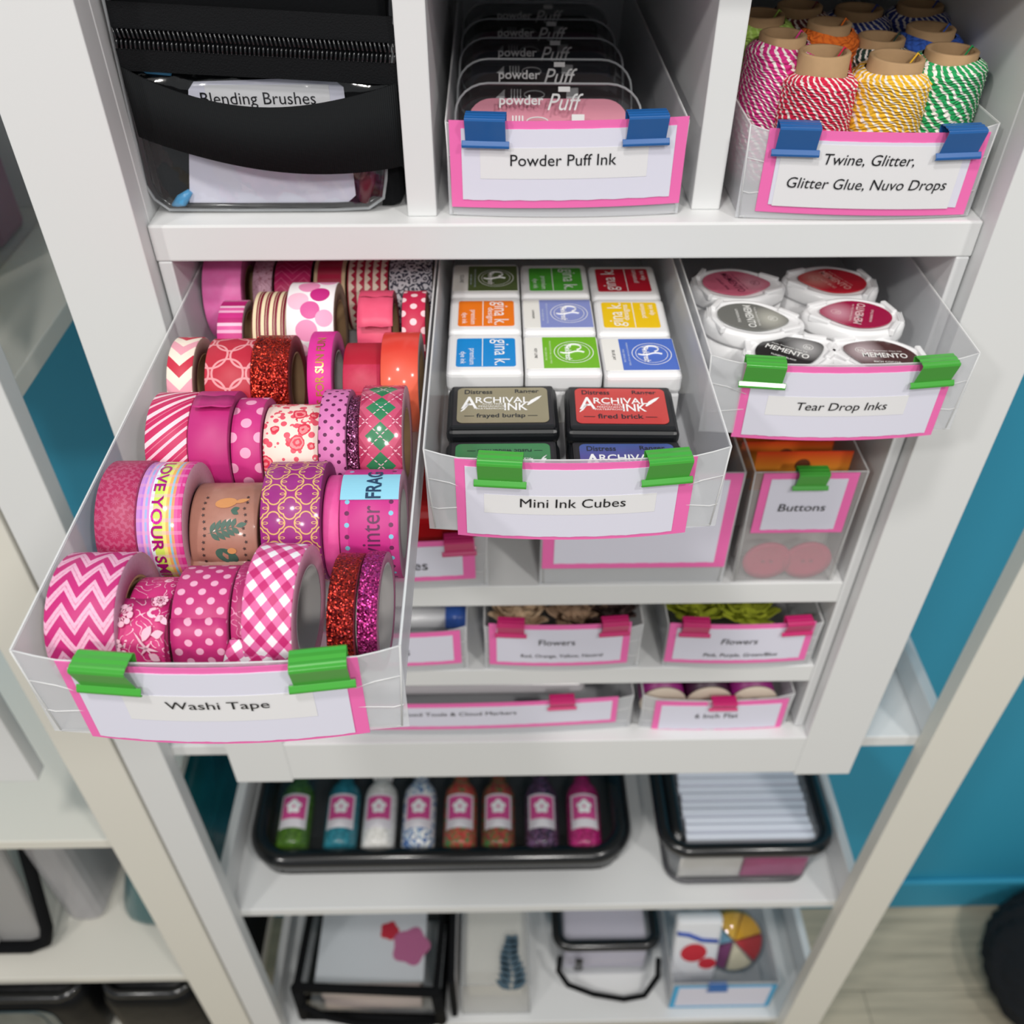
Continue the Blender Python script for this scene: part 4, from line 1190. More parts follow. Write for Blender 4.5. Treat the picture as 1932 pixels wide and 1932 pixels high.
# hang cards and buttons
m = patmat('orange_card', lambda P: P.mix(P.v < -16., P.mix((P.v+4.)/10., '#ee9a2c', '#e2431c'), '#dcdad6'), .5)
for i, (px0, px1, pt, y, lab) in enumerate(((1440, 1622, 853, .040, 'orange hang card with a punched hole, frontmost in the buttons bin'), (1420, 1612, 834, .075, 'orange hang card behind the front one in the buttons bin'), (1415, 1600, 818, .110, 'orange and red hang card furthest back in the buttons bin'))):
    q0 = at(px0, pt, 'Y', y); q1 = at(px1, pt, 'Y', y); H = q0[2]-Z1-.002
    t = thing('hang_card', lab, 'card', ((q0[0]+q1[0])/2, y, Z1+.002), 0, 'orange hang cards in the buttons bin')
    hw = min((q1[0]-q0[0])/2, .0345); bm = bmesh.new(); bx(bm, -hw, hw, 0, .0006, 0, H)
    uvl = bm.loops.layers.uv.new('UVMap')
    for f in bm.faces:
        for l in f.loops: l[uvl].uv = (l.vert.co.x*1000, (l.vert.co.z-H)*1000/1.6+6)
    t.location.x = min(max(t.location.x, .1385+hw), .2115-hw)
    ob('card', bm, m, t)
    bm = bmesh.new(); prism(bm, circ(0, H-.012, .0055), -.0002, 0, lambda x, y2, z: (x, z, y2)); ob('hang_hole', bm, mat('hole_brown', '#6a3418', .8), t)
for px, lab in ((1449, 'pink round button at the left, seen through the buttons bin'), (1525, 'pink round button at the right, seen through the buttons bin')):
    q = at(px, 1051, 'Y', .0165)
    t = thing('button', lab, 'button', (q[0], .0165, Z1+.0008), 0, 'pink buttons in the buttons bin')
    M = Matrix.Translation((0, 0, .0182)) @ Matrix.Rotation(-PI/2, 4, 'X')
    bm = bmesh.new(); lathe(bm, [(.001, .0005), (.013, .0005), (.0178, -.0006), (.0180, .002), (.016, .0035), (.001, .0035)], 36, M); ob('disc', bm, mat('pink_button', '#c92a5e', .4), t)
    bm = bmesh.new()
    for a in (-1, 1): lathe(bm, [(.0013, -.0006), (.0013, .0004)], 12, Matrix.Translation((a*.003, 0, .0182)) @ Matrix.Rotation(-PI/2, 4, 'X'))
    ob('thread_hole', bm, mat('dark_pink', '#a83056', .6), t)
tag(ob('paper_pack', rbox(bmesh.new(), .0, .119, .04, .25, Z1+.001, Z1+.112, .004), mat('dark_maroon_pack', '#3d2630', .5)), 'dark maroon paper pack inside the tall wide bin', 'pack')
tag(ob('ribbon_packet', rbox(bmesh.new(), -.185, -.055, .03, .10, Z1+.001, Z1+.060, .012, 4), mat('red_packet', '#b3161c', .25, coat=.5)), 'shiny red packet in the low bin beside the tape drawer', 'packet')
tag(ob('kraft_box', rbox(bmesh.new(), -.188, -.060, .12, .25, Z1+.001, Z1+.105, .003, 2), mat('tan_box', '#b07a52', .7)), 'tan box behind the red packet', 'box')

storage_bin(-.2150, -.0660, .0140, .290, Z2, .0520, 'low frosted bin with a blue and white marker, middle shelf beside the tape drawer', BL)
storage_bin(-.0520, .0740, .0140, .290, Z2, .0520, 'low frosted bin of beige and brown fabric flowers', BL)
storage_bin(.0940, .2170, .0140, .290, Z2, .0520, 'low frosted bin of green fabric flowers at the right', BL)
def card4(x0p, x1p, ytp, ybp, lines, lab, bow=.003, skew=0., tilt=0., y=.012, m4=(.006, .006, .005, .0045)):
    xm = (x0p+x1p)/2
    a = pc(x0p, ytp, y); b = pc(x1p, ytp, y); c = pc(xm, ybp, y-bow)
    L = [(s, pc(px, py, y-bow)[0], pc(px, py, y-bow)[1], wd, sy) for s, px, py, wd, sy in lines]
    return label_card(a[0], b[0], a[1], c[1], y+.0010, L, lab, bow, group=LG, m4=m4, skew=skew, tilt=tilt)
cfa = card4(922, 1192, 1176, 1256, [('Flowers', 1051, 1211, .0290, 1.), ('Red, Orange, Yellow, Neutral', 1060, 1236, .0660, 1.)], 'card reading Flowers, Red, Orange, Yellow, in front of beige flowers')
cfb = card4(1265, 1540, 1175, 1251, [('Flowers', 1396, 1209, .0290, 1.), ('Pink, Purple, Green/Blue', 1397, 1234, .0600, 1.)], 'card reading Flowers, Pink, Purple, Green, in front of green flowers', skew=.15)
card4(600, 868, 1192, 1257, [('s', 768, 1228, .0042, 1.)], 'card cut off by the tape drawer on the middle shelf, last letter s showing')
for card, px, py, lab in ((cfa, 964, 1172, 'magenta clip at the left of the beige flowers card'), (cfa, 1160, 1172, 'magenta clip at the right of the beige flowers card'), (cfb, 1312, 1173, 'magenta clip at the left of the green flowers card'), (cfb, 1506, 1172, 'magenta clip at the right of the green flowers card')):
    label_clip(card, px, py, MAG, lab, MC, dz=.001)
def flower(x, y, z, r, m, label, group, tip=.0, tint=None):
    t = thing('fabric_flower', label, 'flower', (x, y, z), random.random()*6, group); t.rotation_euler.x = tip
    bm = bmesh.new()
    for ly, (rr, n) in enumerate(((1., 8), (.72, 7))):
        for k in range(n):
            a = 2*PI*k/n+ly*.4
            c, s = math.cos(a), math.sin(a); pts = []
            for i in range(8):
                u = i/7; wv = .30*math.sin(PI*min(1, u*.85+.12))*r*rr
                pts.append((u*r*rr, wv, .004*ly+.006*u*u-.004*math.sin(u*PI)))
            vs = [[bm.verts.new((px*c-w*sg*s, px*s+w*sg*c, pz+.003*abs(sg)+.004+.0008*((k*7+j) % 3))) for sg in (-1, -.4, .4, 1)] for j, (px, w, pz) in enumerate(pts)]
            for i in range(7):
                for j in range(3): bm.faces.new((vs[i][j], vs[i+1][j], vs[i+1][j+1], vs[i][j+1])).smooth = True
    o = ob('petals', bm, m, t); o.modifiers.new('s', 'SOLIDIFY').thickness = .0012
    bm = bmesh.new(); lathe(bm, [(.001, .004), (.20*r, .005), (.2*r, .010), (.1*r, .014), (.001, .0145)], 14); ob('centre', bm, m, t)
fz = Z2+.031
FG1, FG2 = 'fabric flowers in the beige flower bin', 'fabric flowers in the green flower bin'
for x, y, hcol, lab in ((-.026, .045, '#c9ad8e', 'beige fabric flower in front at the left of its bin'), (.022, .047, '#a5886f', 'tan fabric flower in front at the middle'), (.054, .050, '#4d3a37', 'dark brown fabric flower at the right of the bin'), (-.008, .085, '#d2b79b', 'beige fabric flower behind the two front ones')):
    flower(x, y, fz-.006, .027, mat('felt_'+hcol[1:], hcol, .95, var=.15, bscale=90), lab, FG1, .15)
for x, y, lab in ((.123, .048, 'green fabric flower at the left front of its bin'), (.163, .045, 'green fabric flower at the front middle of its bin'), (.150, .088, 'green fabric flower behind, deeper in the bin'), (.118, .090, 'green fabric flower at the back left of its bin')):
    flower(x, y, fz-.004, .029, mat('felt_green', '#a3ac2c', .95, var=.15, bscale=90), lab, FG2, .15)
for nm, x, z, y0, h, h2, lab in (('marker', -.086, Z2+.0125, .03, '#ecedf0', '#2b50a8', 'white marker with a blue cap in the middle shelf bin'),):
    for i, (xx, zz) in enumerate(((-.0835, Z2+.0115), (-.0855, Z2+.0115))):
        t = thing('marker', ('blue and white marker nearest the right side of its bin', 'blue and white marker next to the other one')[i], 'marker', (xx, .060, zz), 0, 'markers in the middle shelf bin')
        R90 = Matrix.Rotation(PI/2, 4, 'Y')
        bm = bmesh.new(); lathe(bm, [(.0095, -.06), (.0095, -.002)], 20, R90); ob('barrel', bm, mat('white_marker', '#ecedf0', .3), t)
        bm = bmesh.new(); lathe(bm, [(.0100, -.002), (.0100, .014), (.0085, .016)], 20, R90); ob('cap', bm, mat('blue_cap', '#3a62b8', .3), t)
        t.location.x -= .0 if i == 0 else .0; t.location.y += .024*i

storage_bin(-.2150, .0745, .0140, .290, Z3, .0500, 'wide frosted bin of tools on the bottom cabinet shelf', BL, bow=.006)
storage_bin(.0830, .2130, .0140, .290, Z3, .0500, 'frosted bin of ribbon spools at the bottom right of the cabinet', BL)
cwo = card4(480, 1166, 1322, 1376, [('Wood Tools & Cloud Markers', 862, 1346, .1020, .85)], 'long card reading Tools and Markers on the bottom cabinet shelf', .006, m4=(.005, .005, .005, .005))
cfl = card4(1238, 1488, 1322, 1381, [('6 Inch Flat', 1352, 1349, .0375, 1.)], 'card reading 6 Inch Flat on the bottom right bin', .002, tilt=.01, m4=(.0055, .0055, .0055, .0055))
label_clip(cwo, 1060, 1314, MAG, 'magenta clip on the long card of the bottom cabinet shelf', MC).scale.z = .66
label_clip(cfl, 1364, 1316, MAG, 'magenta clip on the 6 Inch Flat card', MC).scale.z = .62
tag(ob('tool_packet', rbox(bmesh.new(), -.19, .035, .03, .20, Z3+.030, Z3+.047, .006, 3), sheer('clear_packet', '#d9d6da', .7, .2)), 'clear packet of pale tools lying in the wide bottom bin', 'packet')
tag(ob('tool_card', rbox(bmesh.new(), .015, .060, .06, .2, Z3+.0475, Z3+.0525, .002, 2), mat('sage_card', '#9fb0a6', .6)), 'sage green card at the right end of the wide bottom bin', 'card')
for i, px in enumerate((1250, 1338, 1424)):
    q = at(px, 1301, 'Z', Z3+.047)
    t = thing('ribbon_spool', ('ribbon spool at the left of the three in the bottom right bin', 'ribbon spool in the middle of the bottom right bin', 'ribbon spool at the right in the bottom right bin')[i], 'ribbon', (q[0]+.002, .0200, Z3+.0300), 0, 'ribbon spools in the bottom right bin')
    RY = Matrix.Rotation(-PI/2, 4, 'X')
    for y0 in (.0, .036):
        bm = bmesh.new(); lathe(bm, [(.0060, 0), (.0200, 0), (.0205, .0004), (.0205, .0018), (.0060, .0018), (.0060, 0)], 36, Matrix.Translation((0, y0, 0)) @ RY, cap=False); ob('flange', bm, mat('cream_flange', '#cdbfae', .7), t)
    bm = bmesh.new(); lathe(bm, [(.0196, .0019), (.0196, .0358)], 36, RY); ob('ribbon', bm, mat('purple_ribbon%d' % (i % 2), ('#8c1c72', '#3a1230')[i % 2], .4), t)

# ------------------------------------------------------------------ rack shelf: pouch of bottles and pouch of cards
ZR = -.8686
pb = thing('clear_pouch', 'long black edged pouch with eight little bottles under a clear lid', 'pouch', (-.113, .080, ZR), 0, 'black edged pouches on the rack shelf')
def loop(x0, x1, y0, y1, r, z, n=8): return [(x, y, z) for x, y in rrect(x0, x1, y0, y1, r, n)]
bm = bmesh.new(); tube(bm, loop(-.225, .222, .008, .255, .04, .0290), .0120, 12, closed=True); ob('piping', bm, BLACKG, pb)
bm = bmesh.new(); prism(bm, rrect(-.229, .226, .004, .259, .042, 8), .0, .0035); ob('base', bm, BLACKF, pb)
bm = bmesh.new(); pl = rrect(-.229, .226, .004, .259, .042, 8); n = len(pl)
for i in range(n):
    (x0, y0), (x1, y1) = pl[i], pl[(i+1) % n]
    bm.faces.new([bm.verts.new(v) for v in ((x0, y0, .003), (x1, y1, .003), (x1, y1, .028), (x0, y0, .028))])
o = ob('side_band', bm, BLACKG, pb); o.modifiers.new('s', 'SOLIDIFY').thickness = .002
bm = bmesh.new(); nx, ny = 16, 8
g = [[bm.verts.new((-.224+.445*i/nx, .010+.243*j/ny, .0540-.018*(abs(j/ny-.5)*2)**3-.012*(abs(i/nx-.5)*2)**6)) for i in range(nx+1)] for j in range(ny+1)]
for j in range(ny):
    for i in range(nx): bm.faces.new((g[j][i], g[j][i+1], g[j+1][i+1], g[j+1][i])).smooth = True
ob('clear_lid', bm, vinyl('clear_lid', .03, .1, 20, .08), pb)
bm = bmesh.new(); tube(bm, [(.195, .20, .047), (.215, .20, .046), (.222, .215, .043)], .003, 6); ob('zipper_pull', bm, BLACKG, pb)
tag(ob('pouch_liner', bx(bmesh.new(), -.330, .098, .095, .330, ZR+.0038, ZR+.0048), mat('dark_liner', '#202428', .8)), 'dark liner sheet under the bottles', 'liner')
def dotmat(name, a, b, c):
    def f(P):
        v = P.voro(.32); sp = P.nt.nodes.new('ShaderNodeSeparateColor'); P.nt.links.new(v.outputs['Color'], sp.inputs[0])
        r = E(P.nt, sp.outputs[0])
        return P.mix(r > .62, P.mix(r > .3, a, b), c)
    return patmat(name, f, .25, .6)
BT = [(550, '#41661c', '#4b7320', '#355716', 'green'), (640, '#1f6f7f', '#247a8a', '#1a6272', 'teal'), (712, '#d9d7d2', '#e3e1de', '#cfcdc8', 'white'), (788, '#9fb4c9', '#3a5f9a', '#e4e4e0', 'blue and white'),
      (867, '#a83430', '#3f7540', '#b84a40', 'red with green beads'), (940, '#7a2a2a', '#3a6a32', '#9a3a30', 'red and green confetti'), (1023, '#4a2a44', '#6a4a6f', '#2a2036', 'dark mixed confetti'), (1104, '#a01a62', '#b52472', '#8a1252', 'magenta')]
for px, a, b2, c, nm in BT:
    q = at(px, 1597, 'Z', ZR+.030)
    t = thing('glitter_bottle', 'small bottle with %s filling and a pink flower label' % nm, 'bottle', (q[0], q[1]-.004, ZR+.0262), 0, 'bottles in the black edged pouch')
    t.rotation_euler.z = .05*(q[0]+.1)*-3
    R90 = Matrix.Rotation(-PI/2, 4, 'X')
    bm = bmesh.new(); lathe(bm, [(.001, .0), (.018, .0), (.0205, .003), (.0208, .070), (.0195, .080), (.0120, .0910), (.0100, .0960), (.0100, .1000), (.001, .1002)], 28, R90)
    uvl = bm.loops.layers.uv.new('UVMap')
    for f in bm.faces:
        for l in f.loops: l[uvl].uv = (math.atan2(l.vert.co.z, l.vert.co.x)*20, l.vert.co.y*1000)
    ob('bottle', bm, dotmat('filling_'+nm.replace(' ', '_'), a, b2, c), t)
    bm = bmesh.new(); lathe(bm, [(.0125, .0990), (.0125, .1150), (.011, .1165)], 24, R90); ob('cap', bm, WPL if nm == 'white' else mat('dark_cap', '#25282c', .4), t)
    def lab_plate(bm, a0, a1, y0, y1, off, nn=8):
        g = [[bm.verts.new(((.0208+off)*math.sin(a0+(a1-a0)*i/nn), y, (.0208+off)*math.cos(a0+(a1-a0)*i/nn))) for i in range(nn+1)] for y in (y0, y1)]
        for i in range(nn): bm.faces.new((g[0][i], g[0][i+1], g[1][i+1], g[1][i]))
    bm = bmesh.new(); lab_plate(bm, -.88, .88, .020, .066, .0003); lb = ob('label', bm, mat('bottle_label', '#e2dde2', .5), t)
    bm = bmesh.new(); lab_plate(bm, -.72, .72, .032, .063, .0006); ob('emblem_square', bm, mat('bottle_pink', '#d24a90', .5), lb)
    bm = bmesh.new()
    for k in range(5):
        aa = PI/2+2*PI*k/5
        blob(bm, circ(.0055*math.cos(aa), .0480+.0062*math.sin(aa), .0042, .0038), lambda x, y: (x, y, math.sqrt(.0217**2-x*x)))
    ob('emblem_flower', bm, WINK, lb)
pcard = thing('clear_pouch', 'square black edged clear pouch packed with white cards, right of the bottle pouch', 'pouch', (.250, .066, ZR), 0, 'black edged pouches on the rack shelf')
bm = bmesh.new(); tube(bm, [(x, y, .066) for x, y in rrect(-.096, .098, .006, .200, .028, 7)], .0085, 12, closed=True); ob('piping', bm, BLACKG, pcard)
bm = bmesh.new(); tube(bm, [(x, y, .0045) for x, y in rrect(-.088, .080, .000, .190, .022, 6)], .0042, 10, closed=True); ob('base_piping', bm, mat('grey_vinyl', '#4c4c50', .3, coat=.3), pcard)
bm = bmesh.new(); tube(bm, [(-.080, .016+.02*k, .0625) for k in range(9)], .0095, 10); ob('side_band', bm, BLACKG, pcard)
bm = bmesh.new(); A = rrect(-.088, .082, -.002, .192, .022, 6); B = rrect(-.096, .098, .002, .200, .028, 6); n = len(A)
va = [bm.verts.new((x, y, .004)) for x, y in A]; vb = [bm.verts.new((x, y, .064)) for x, y in B]
for i in range(n): bm.faces.new((va[i], va[(i+1) % n], vb[(i+1) % n], vb[i])).smooth = True
ob('clear_side', bm, vinyl('clear_side', .08, .3, 30), pcard)
for k in range(16):
    tag(ob('white_card', bx(bmesh.new(), .250-.070+.0009*(k % 3), .250+.083-.0007*(k % 4), .086+.0105*k, .0935+.0105*k, ZR+.006, ZR+.0655+.0015*(k % 2)), mat('envelope_white', '#dfe3ee', .7)), 'white card standing in the square pouch', 'card', 'white cards filed in the square pouch')
tag(ob('printed_card', bx(bmesh.new(), .250-.002, .250+.0740, .0685, .0700, ZR+.010, ZR+.050), mat('magenta_print_card', '#b0447f', .5, var=.35, bscale=25)), 'magenta printed card at the front right of the square pouch', 'card')
tag(ob('printed_card', bx(bmesh.new(), .250-.0780, .250-.004, .0685, .0700, ZR+.010, ZR+.052), mat('white_print_card', '#dfdcd8', .5, var=.1, bscale=40)), 'white printed card at the front left of the square pouch', 'card')

# ------------------------------------------------------------------ bottom rack shelf
ZB = -1.2358
def boxpouch(name, label, x, y, W, D, H, rp, lean=0., rz=0., group=None, z=ZB, dz=0., vin=None, trim=None):
    t = thing(name, label, 'pouch', (x, y, z), rz, group)
    c = [(-W/2, 0), (W/2, 0), (W/2, D), (-W/2, D)]
    top = [(a*(1-.03), b+lean, H-(dz if b > 0 else 0)) for a, b in c]
    bot = [(a, b, rp) for a, b in c]
    bm = bmesh.new()
    tube(bm, top, rp, 8, closed=True); tube(bm, bot, rp, 8, closed=True)
    for i in range(4): tube(bm, [bot[i], top[i]], rp, 8)
    ob('piping', bm, trim or BLACKF, t)
    bm = bmesh.new(); vt = [bm.verts.new(p) for p in top]; vb = [bm.verts.new(p) for p in bot]
    bm.faces.new(vt); bm.faces.new(vb[::-1])
    for i in range(4): bm.faces.new((vb[i], vb[(i+1) % 4], vt[(i+1) % 4], vt[i]))
    ob('clear_sheet', bm, vin or vinyl('clear_side', .08, .3, 30), t)
    return t
BP = 'pouches on the bottom rack shelf'
t = boxpouch('clear_pouch', 'clear box pouch with thick black trim, leftmost on the bottom rack shelf', -.2300, .047, .200, .150, .108, .0085, 0, -.05, BP)
bm = bmesh.new(); tube(bm, [(-.095, -.006, .060), (-.06, -.012, .035), (-.02, -.012, .016), (.04, -.010, .010), (.09, -.006, .014)], .0045, 8, squash=None); ob('strap', bm, BLACKF, t)
tag(ob('printed_sheet', bx(bmesh.new(), -.305, -.152, .062, .190, ZB+.090, ZB+.096), mat('pale_sheet', '#d6dade', .6)), 'pale sheet lying in the black trimmed box pouch', 'sheet')
for px, py, a, b2, h, lab in ((735, 1756, .013, .013, '#c01834', 'small red blossom print on the pale sheet'), (775, 1785, .026, .026, '#b8648f', 'large mauve blossom print on the pale sheet')):
    q = at(px, py, 'Z', ZB+.0966)
    bm = bmesh.new()
    blob(bm, [(a*(1+.10*math.cos(5*q2))*math.cos(q2), b2*(1+.10*math.cos(5*q2))*math.sin(q2)) for q2 in [2*PI*k/40 for k in range(40)]], lambda x, y: (x, y, 0))
    o = tag(ob('blossom_cutout', bm, mat('print_'+h[1:], h, .6), None, (q[0], q[1], ZB+.0968)), lab, 'cutout', 'blossoms on the pale sheet')
    o.modifiers.new('s', 'SOLIDIFY').thickness = .0004
for i, (y, z) in enumerate(((.064, .024), (.064, .062))):
    bm = bmesh.new(); lathe(bm, [(.016, -.070), (.0175, -.068), (.0175, .068), (.016, .070)], 24, Matrix.Rotation(PI/2, 4, 'Y'))
    tag(ob('paper_roll', bm, mat('pale_pink_roll', '#e0cfc8', .6), None, (-.228, y+.008, ZB+z)), ('lower pale pink paper roll in the black trimmed pouch', 'upper pale pink paper roll in the black trimmed pouch')[i], 'roll', 'paper rolls in the black trimmed pouch')
t = thing('black_folder', 'upright black edged folder right of the black trimmed pouch', 'folder', (-.1115, .048, ZB))
bm = bmesh.new(); rbox(bm, -.0045, .0045, 0, .22, 0, .125, .002, 2); ob('cover', bm, BLACKF, t)
bm = bmesh.new(); bx(bm, .0046, .0052, .01, .21, .008, .118); ob('sheet', bm, mat('pale_folder_sheet', '#d2cfd0', .6), t)
t = boxpouch('clear_bag', 'clear plastic bag with a dark blue leaf print beside the black folder', -.0510, .052, .098, .150, .105, .0012, 0, 0, BP, trim=sheer('clear_edge', '#cfd3d6', .35, .1), vin=sheer('milky_bag', '#dddddb', .38, .25))
tag(ob('white_paper', bx(bmesh.new(), -.092, -.012, .075, .190, ZB+.004, ZB+.092), mat('cream_paper', '#d8d6cd', .7)), 'cream paper stack inside the clear bag', 'paper')
bm = bmesh.new()
for k in range(9):
    b2 = -.032+.008*k
    for sg in (-1, 1): blob(bm, leafshape(.002*math.sin(k), b2, .026-.0015*k, .0055, PI/2+sg*(1.0-.05*k)), lambda x, y: (x, y, 0))
q = at(968, 1822, 'Z', ZB+.1075)
o = tag(ob('leaf_sticker', bm, mat('slate_leaf_print', '#465c6a', .6), None, (q[0]-.003, q[1], ZB+.1066)), 'slate blue leaf spray on top of the clear bag', 'sticker')
o.modifiers.new('s', 'SOLIDIFY').thickness = .0004
# small zipped pouch with wrist strap
t = thing('clear_pouch', 'small clear pouch with a black zipper band and a looped wrist strap', 'pouch', (.1130, .105, ZB), 0, BP)
bm = bmesh.new(); tube(bm, loop(-.072, .072, .010, .110, .018, .078), .0085, 10, closed=True); ob('zipper_band', bm, BLACKG, t)
bm = bmesh.new(); A = rrect(-.070, .070, .0, .115, .02, 5); va = [bm.verts.new((x, y, .002)) for x, y in A]; vb = [bm.verts.new((x*1.03, y+.004, .078)) for x, y in A]
for i in range(len(A)): bm.faces.new((va[i], va[(i+1) % len(A)], vb[(i+1) % len(A)], vb[i])).smooth = True
bm.faces.new(vb)
ob('clear_sheet', bm, vinyl('clear_side', .08, .3, 30), t)
bm = bmesh.new(); tube(bm, [(-.070, -.004, .072), (-.072, -.014, .050), (-.058, -.024, .026), (-.020, -.032, .010), (.025, -.038, .005), (.055, -.036, .012), (.074, -.020, .040), (.074, -.006, .066)], .0042, 8); ob('wrist_strap', bm, BLACKF, t)
bm = bmesh.new(); rbox(bm, -.047, -.036, -.007, -.003, .040, .066, .001, 2); tube(bm, [(-.0415+.006*math.cos(a*PI/6), -.005, .036+.006*math.sin(a*PI/6)) for a in range(12)], .0014, 6, closed=True); ob('zipper_pull', bm, BLACKG, t)
tag(ob('paper_stack', bx(bmesh.new(), .052, .172, .114, .200, ZB+.004, ZB+.070), mat('lilac_paper', '#d5d0dc', .7)), 'pale lilac paper stack in the small zipped pouch', 'paper')
# bin with blue edged card
a = at(1265, 1905, 'Y', .052); b = at(1442, 1902, 'Y', .052)
storage_bin(.2000, .3520, .056, .30, ZB+.0002, .085, 'frosted bin of packets with a blue edged card at the right of the bottom shelf', 'bins on the bottom rack shelf', bow=0, ear=0, tabs=False)
PB = mat('sky_blue_cardstock', '#41a8d8', .7)
lc = label_card(.2030, .3495, -1.1550, -1.2330, .0556, [], 'white card with a sky blue edge on the bottom shelf bin', .0, pink=PB, m4=(.007, .007, .006, .008), skew=.0)
label_clip(lc, 1352, 1848, BLUE, 'blue clip on the sky blue edged card', 'clips on the bottom shelf bin', w=.026)
t = thing('white_packet', 'white packet with red and blue print in the bottom right bin', 'packet', (.238, .076, ZB+.003)); t.rotation_euler.x = -.20
bm = bmesh.new(); rbox(bm, -.033, .033, 0, .018, 0, .165, .006, 2); ob('bag', bm, mat('white_packet', '#e4e6ea', .35), t)
bm = bmesh.new(); tube(bm, [(-.031, -.0008, .140), (-.015, -.0012, .137), (.005, -.0012, .125), (.028, -.0008, .122)], .0032, 6); ob('blue_stripe', bm, mat('blue_print', '#2a4fa8', .5), t)
bm = bmesh.new(); blob(bm, circ(-.004, .095, .019, .021), lambda x, y: (x, -.0006, y)); blob(bm, circ(.018, .070, .013, .013), lambda x, y: (x, -.0006, y)); ob('red_print', bm, mat('red_print', '#c8303c', .5), t)
t = thing('bead_case', 'round clear case with wedges of yellow, red, blue and cream beads', 'case', (.299, .122, ZB+.074)); t.rotation_euler = (.85, 0, .1); t.scale = (.92, .92, .92)
bm = bmesh.new(); lathe(bm, [(.001, -.008), (.048, -.008), (.050, -.006), (.050, .008), (.001, .008)], 40); ob('case', bm, vinyl('clear_case', .05, .05, 20, .05), t)
for k, h in enumerate(('#d9d2b8', '#c22f36', '#dfa91f', '#e0b23a', '#6f9fb8', '#7a3a6a')):
    bm = bmesh.new(); a0 = -1.95+k*PI/3
    prism(bm, [(0.002*math.cos(a0+.5), .002*math.sin(a0+.5))]+[(.046*math.cos(a0+.04+.96*j/8), .046*math.sin(a0+.04+.96*j/8)) for j in range(9)], -.006, .0065)
    ob('beads', bm, mat('beads_'+h[1:], h, .5, bump=1., bscale=400, var=.2), t)

# ------------------------------------------------------------------ things on the left rack
LGp = 'pouches on the left rack'
t = thing('clear_pouch', 'clear bag with a black edge leaning on the left rack, near the left border', 'pouch', (-.712, .075, -1.0548), 0, LGp); t.rotation_euler.x = -.12
bm = bmesh.new(); tube(bm, [(-.20, 0, .012), (.040, 0, .012), (.062, .002, .022), (.070, .004, .050), (.066, .04, .20), (.060, .06, .27)], .0085, 10); ob('edge_trim', bm, BLACKF, t)
bm = bmesh.new(); rbox(bm, -.20, .058, .006, .020, .008, .27, .006, 2); ob('bag', bm, sheer('smoky_bag', '#b5b3b2', .6, .25), t)
bm = bmesh.new(); rbox(bm, -.16, .0, -.004, .006, .02, .060, .003, 2); ob('white_insert', bm, mat('white_insert', '#d9d7da', .5), t)
t = thing('clear_bag', 'empty clear plastic bag slumped beside the black edged bag on the left rack', 'bag', (-.640, .16, -1.0548), 0, LGp)
bm = bmesh.new(); rbox(bm, 0, .055, -.05, .11, 0, .25, .02, 3); ob('bag', bm, sheer('hazy_bag', '#d2cfd2', .45, .2), t)
tb = thing('teal_pouch', 'tall teal glossy pouch on the left rack, seen on both sides of the posts', 'pouch', (-.490, .20, -1.0548), 0)
bm = bmesh.new(); rbox(bm, -.080, .078, -.110, .105, 0, .32, .045, 5)
bmesh.ops.subdivide_edges(bm, edges=bm.edges[:], cuts=1)
for v in bm.verts: v.co.x = .078-(.078-v.co.x)*(1-.62*max(0, v.co.z/.32)); v.co.y *= 1-.25*max(0, v.co.z/.32)
ob('pouch', bm, mat('teal_gloss', '#0b5c62', .25, coat=.2, spec=.3, bump=.6, bscale=16, var=.3), tb, smooth=True)
BKG = 'black glossy pouches at the bottom of the left rack'
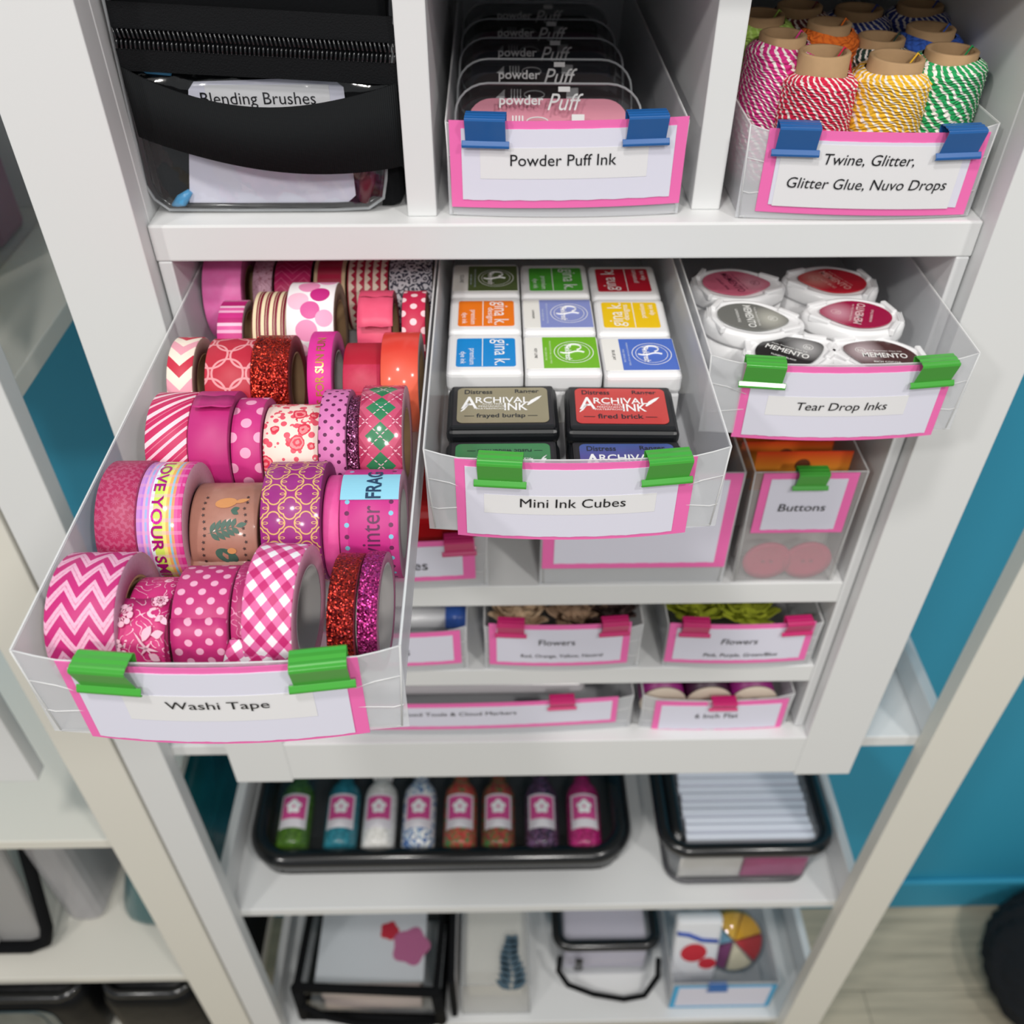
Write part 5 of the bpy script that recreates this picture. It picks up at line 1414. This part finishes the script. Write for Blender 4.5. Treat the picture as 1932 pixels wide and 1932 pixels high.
for x, y, W, D, H, lab in ((-.735, .018, .27, .25, .152, 'black glossy pouch with clear windows at the bottom left corner of the photo'), (-.519, .022, .136, .25, .150, 'black glossy pouch at the bottom of the left rack, next to the post')):
    t = thing('black_pouch', lab, 'pouch', (x, y, ZB), 0, BKG)
    bm = bmesh.new(); rbox(bm, -W/2, W/2, 0, D, 0, H, .028, 4); ob('body', bm, mat('black_crinkle_vinyl', '#0b0c0e', .38, spec=.22, bump=1., bscale=40), t, smooth=True)
    bm = bmesh.new(); tube(bm, loop(-W/2+.01, W/2-.01, .01, D-.01, .025, H-.002), .007, 8, closed=True); ob('piping', bm, BLACKG, t)
    if W > .2:
        bm = bmesh.new(); prism(bm, rrect(-W/2+.035, W/2-.045, .030, H-.020, .02), -.0012, -.0002, lambda a, b, c: (a, c, b)); ob('window', bm, mat('teal_window', '#42565c', .15, coat=.5, bump=1., bscale=45, var=.7), t)
        bm = bmesh.new(); prism(bm, rrect(.005, W/2-.060, .055, H-.022, .018), -.0026, -.0014, lambda a, b, c: (a, c, b)); ob('printed_insert', bm, mat('pale_insert', '#5d6462', .3, var=.7, bscale=28), t)
tag(ob('black_pouch', rbox(bmesh.new(), -.440, -.408, .05, .30, ZB, ZB+.19, .008, 2), BLACKF), 'slim upright black pouch just left of the rack post at the bottom', 'pouch', BKG)
# upper left shelf: bins half seen behind the post
t = thing('storage_bin', 'blurred clear bin with magenta and yellow contents on the upper left shelf', 'bin', (-.490, .12, -.1258))
bm = bmesh.new(); rbox(bm, -.07, .060, 0, .20, 0, .085, .004, 2); ob('body', bm, THIN, t)
for x, y, hw, dz, h, lab in ((-.470, .265, .030, .070, '#8a3a60', 'magenta craft packet in the blurred upper left bin'), (-.447, .205, .011, .060, '#c9a637', 'slim yellow craft packet in front of the magenta one in the upper left bin'), (-.525, .20, .026, .060, '#5a6a80', 'blue grey craft packet in the blurred upper left bin')):
    tag(ob('craft_packet', rbox(bmesh.new(), x-hw, x+hw, y-.026, y+.026, -.1248, -.1248+dz, .006, 2), mat('packet_'+h[1:], h, .6)), lab, 'packet', 'packets in the upper left bin')
# dark thing on the floor at the right
t = thing('floor_cushion', 'black fuzzy cushion on the floor at the right edge, by the teal wall', 'cushion', (.968, .165, FLOORZ))
bm = bmesh.new()
bmesh.ops.create_icosphere(bm, subdivisions=5, radius=1)
R_ = random.Random(3)
for v in bm.verts:
    c = v.co.copy(); k = 1+.03*math.sin(c.x*23+c.y*17)*math.sin(c.z*19+c.y*11)+R_.uniform(-.012, .012)
    v.co = Vector((c.x*.175*k, c.y*.155*k, (c.z*.085*k+.085)))
ob('cover', bm, mat('black_fur', '#131519', .95, bump=1., bscale=120), t, smooth=True)
bm = bmesh.new(); tube(bm, [(-.10+.0, -.05, .13), (-.02, -.02, .155), (.05, 0, .15)], .012, 8); ob('fold', bm, mat('black_fur', '#131519', .95), t)
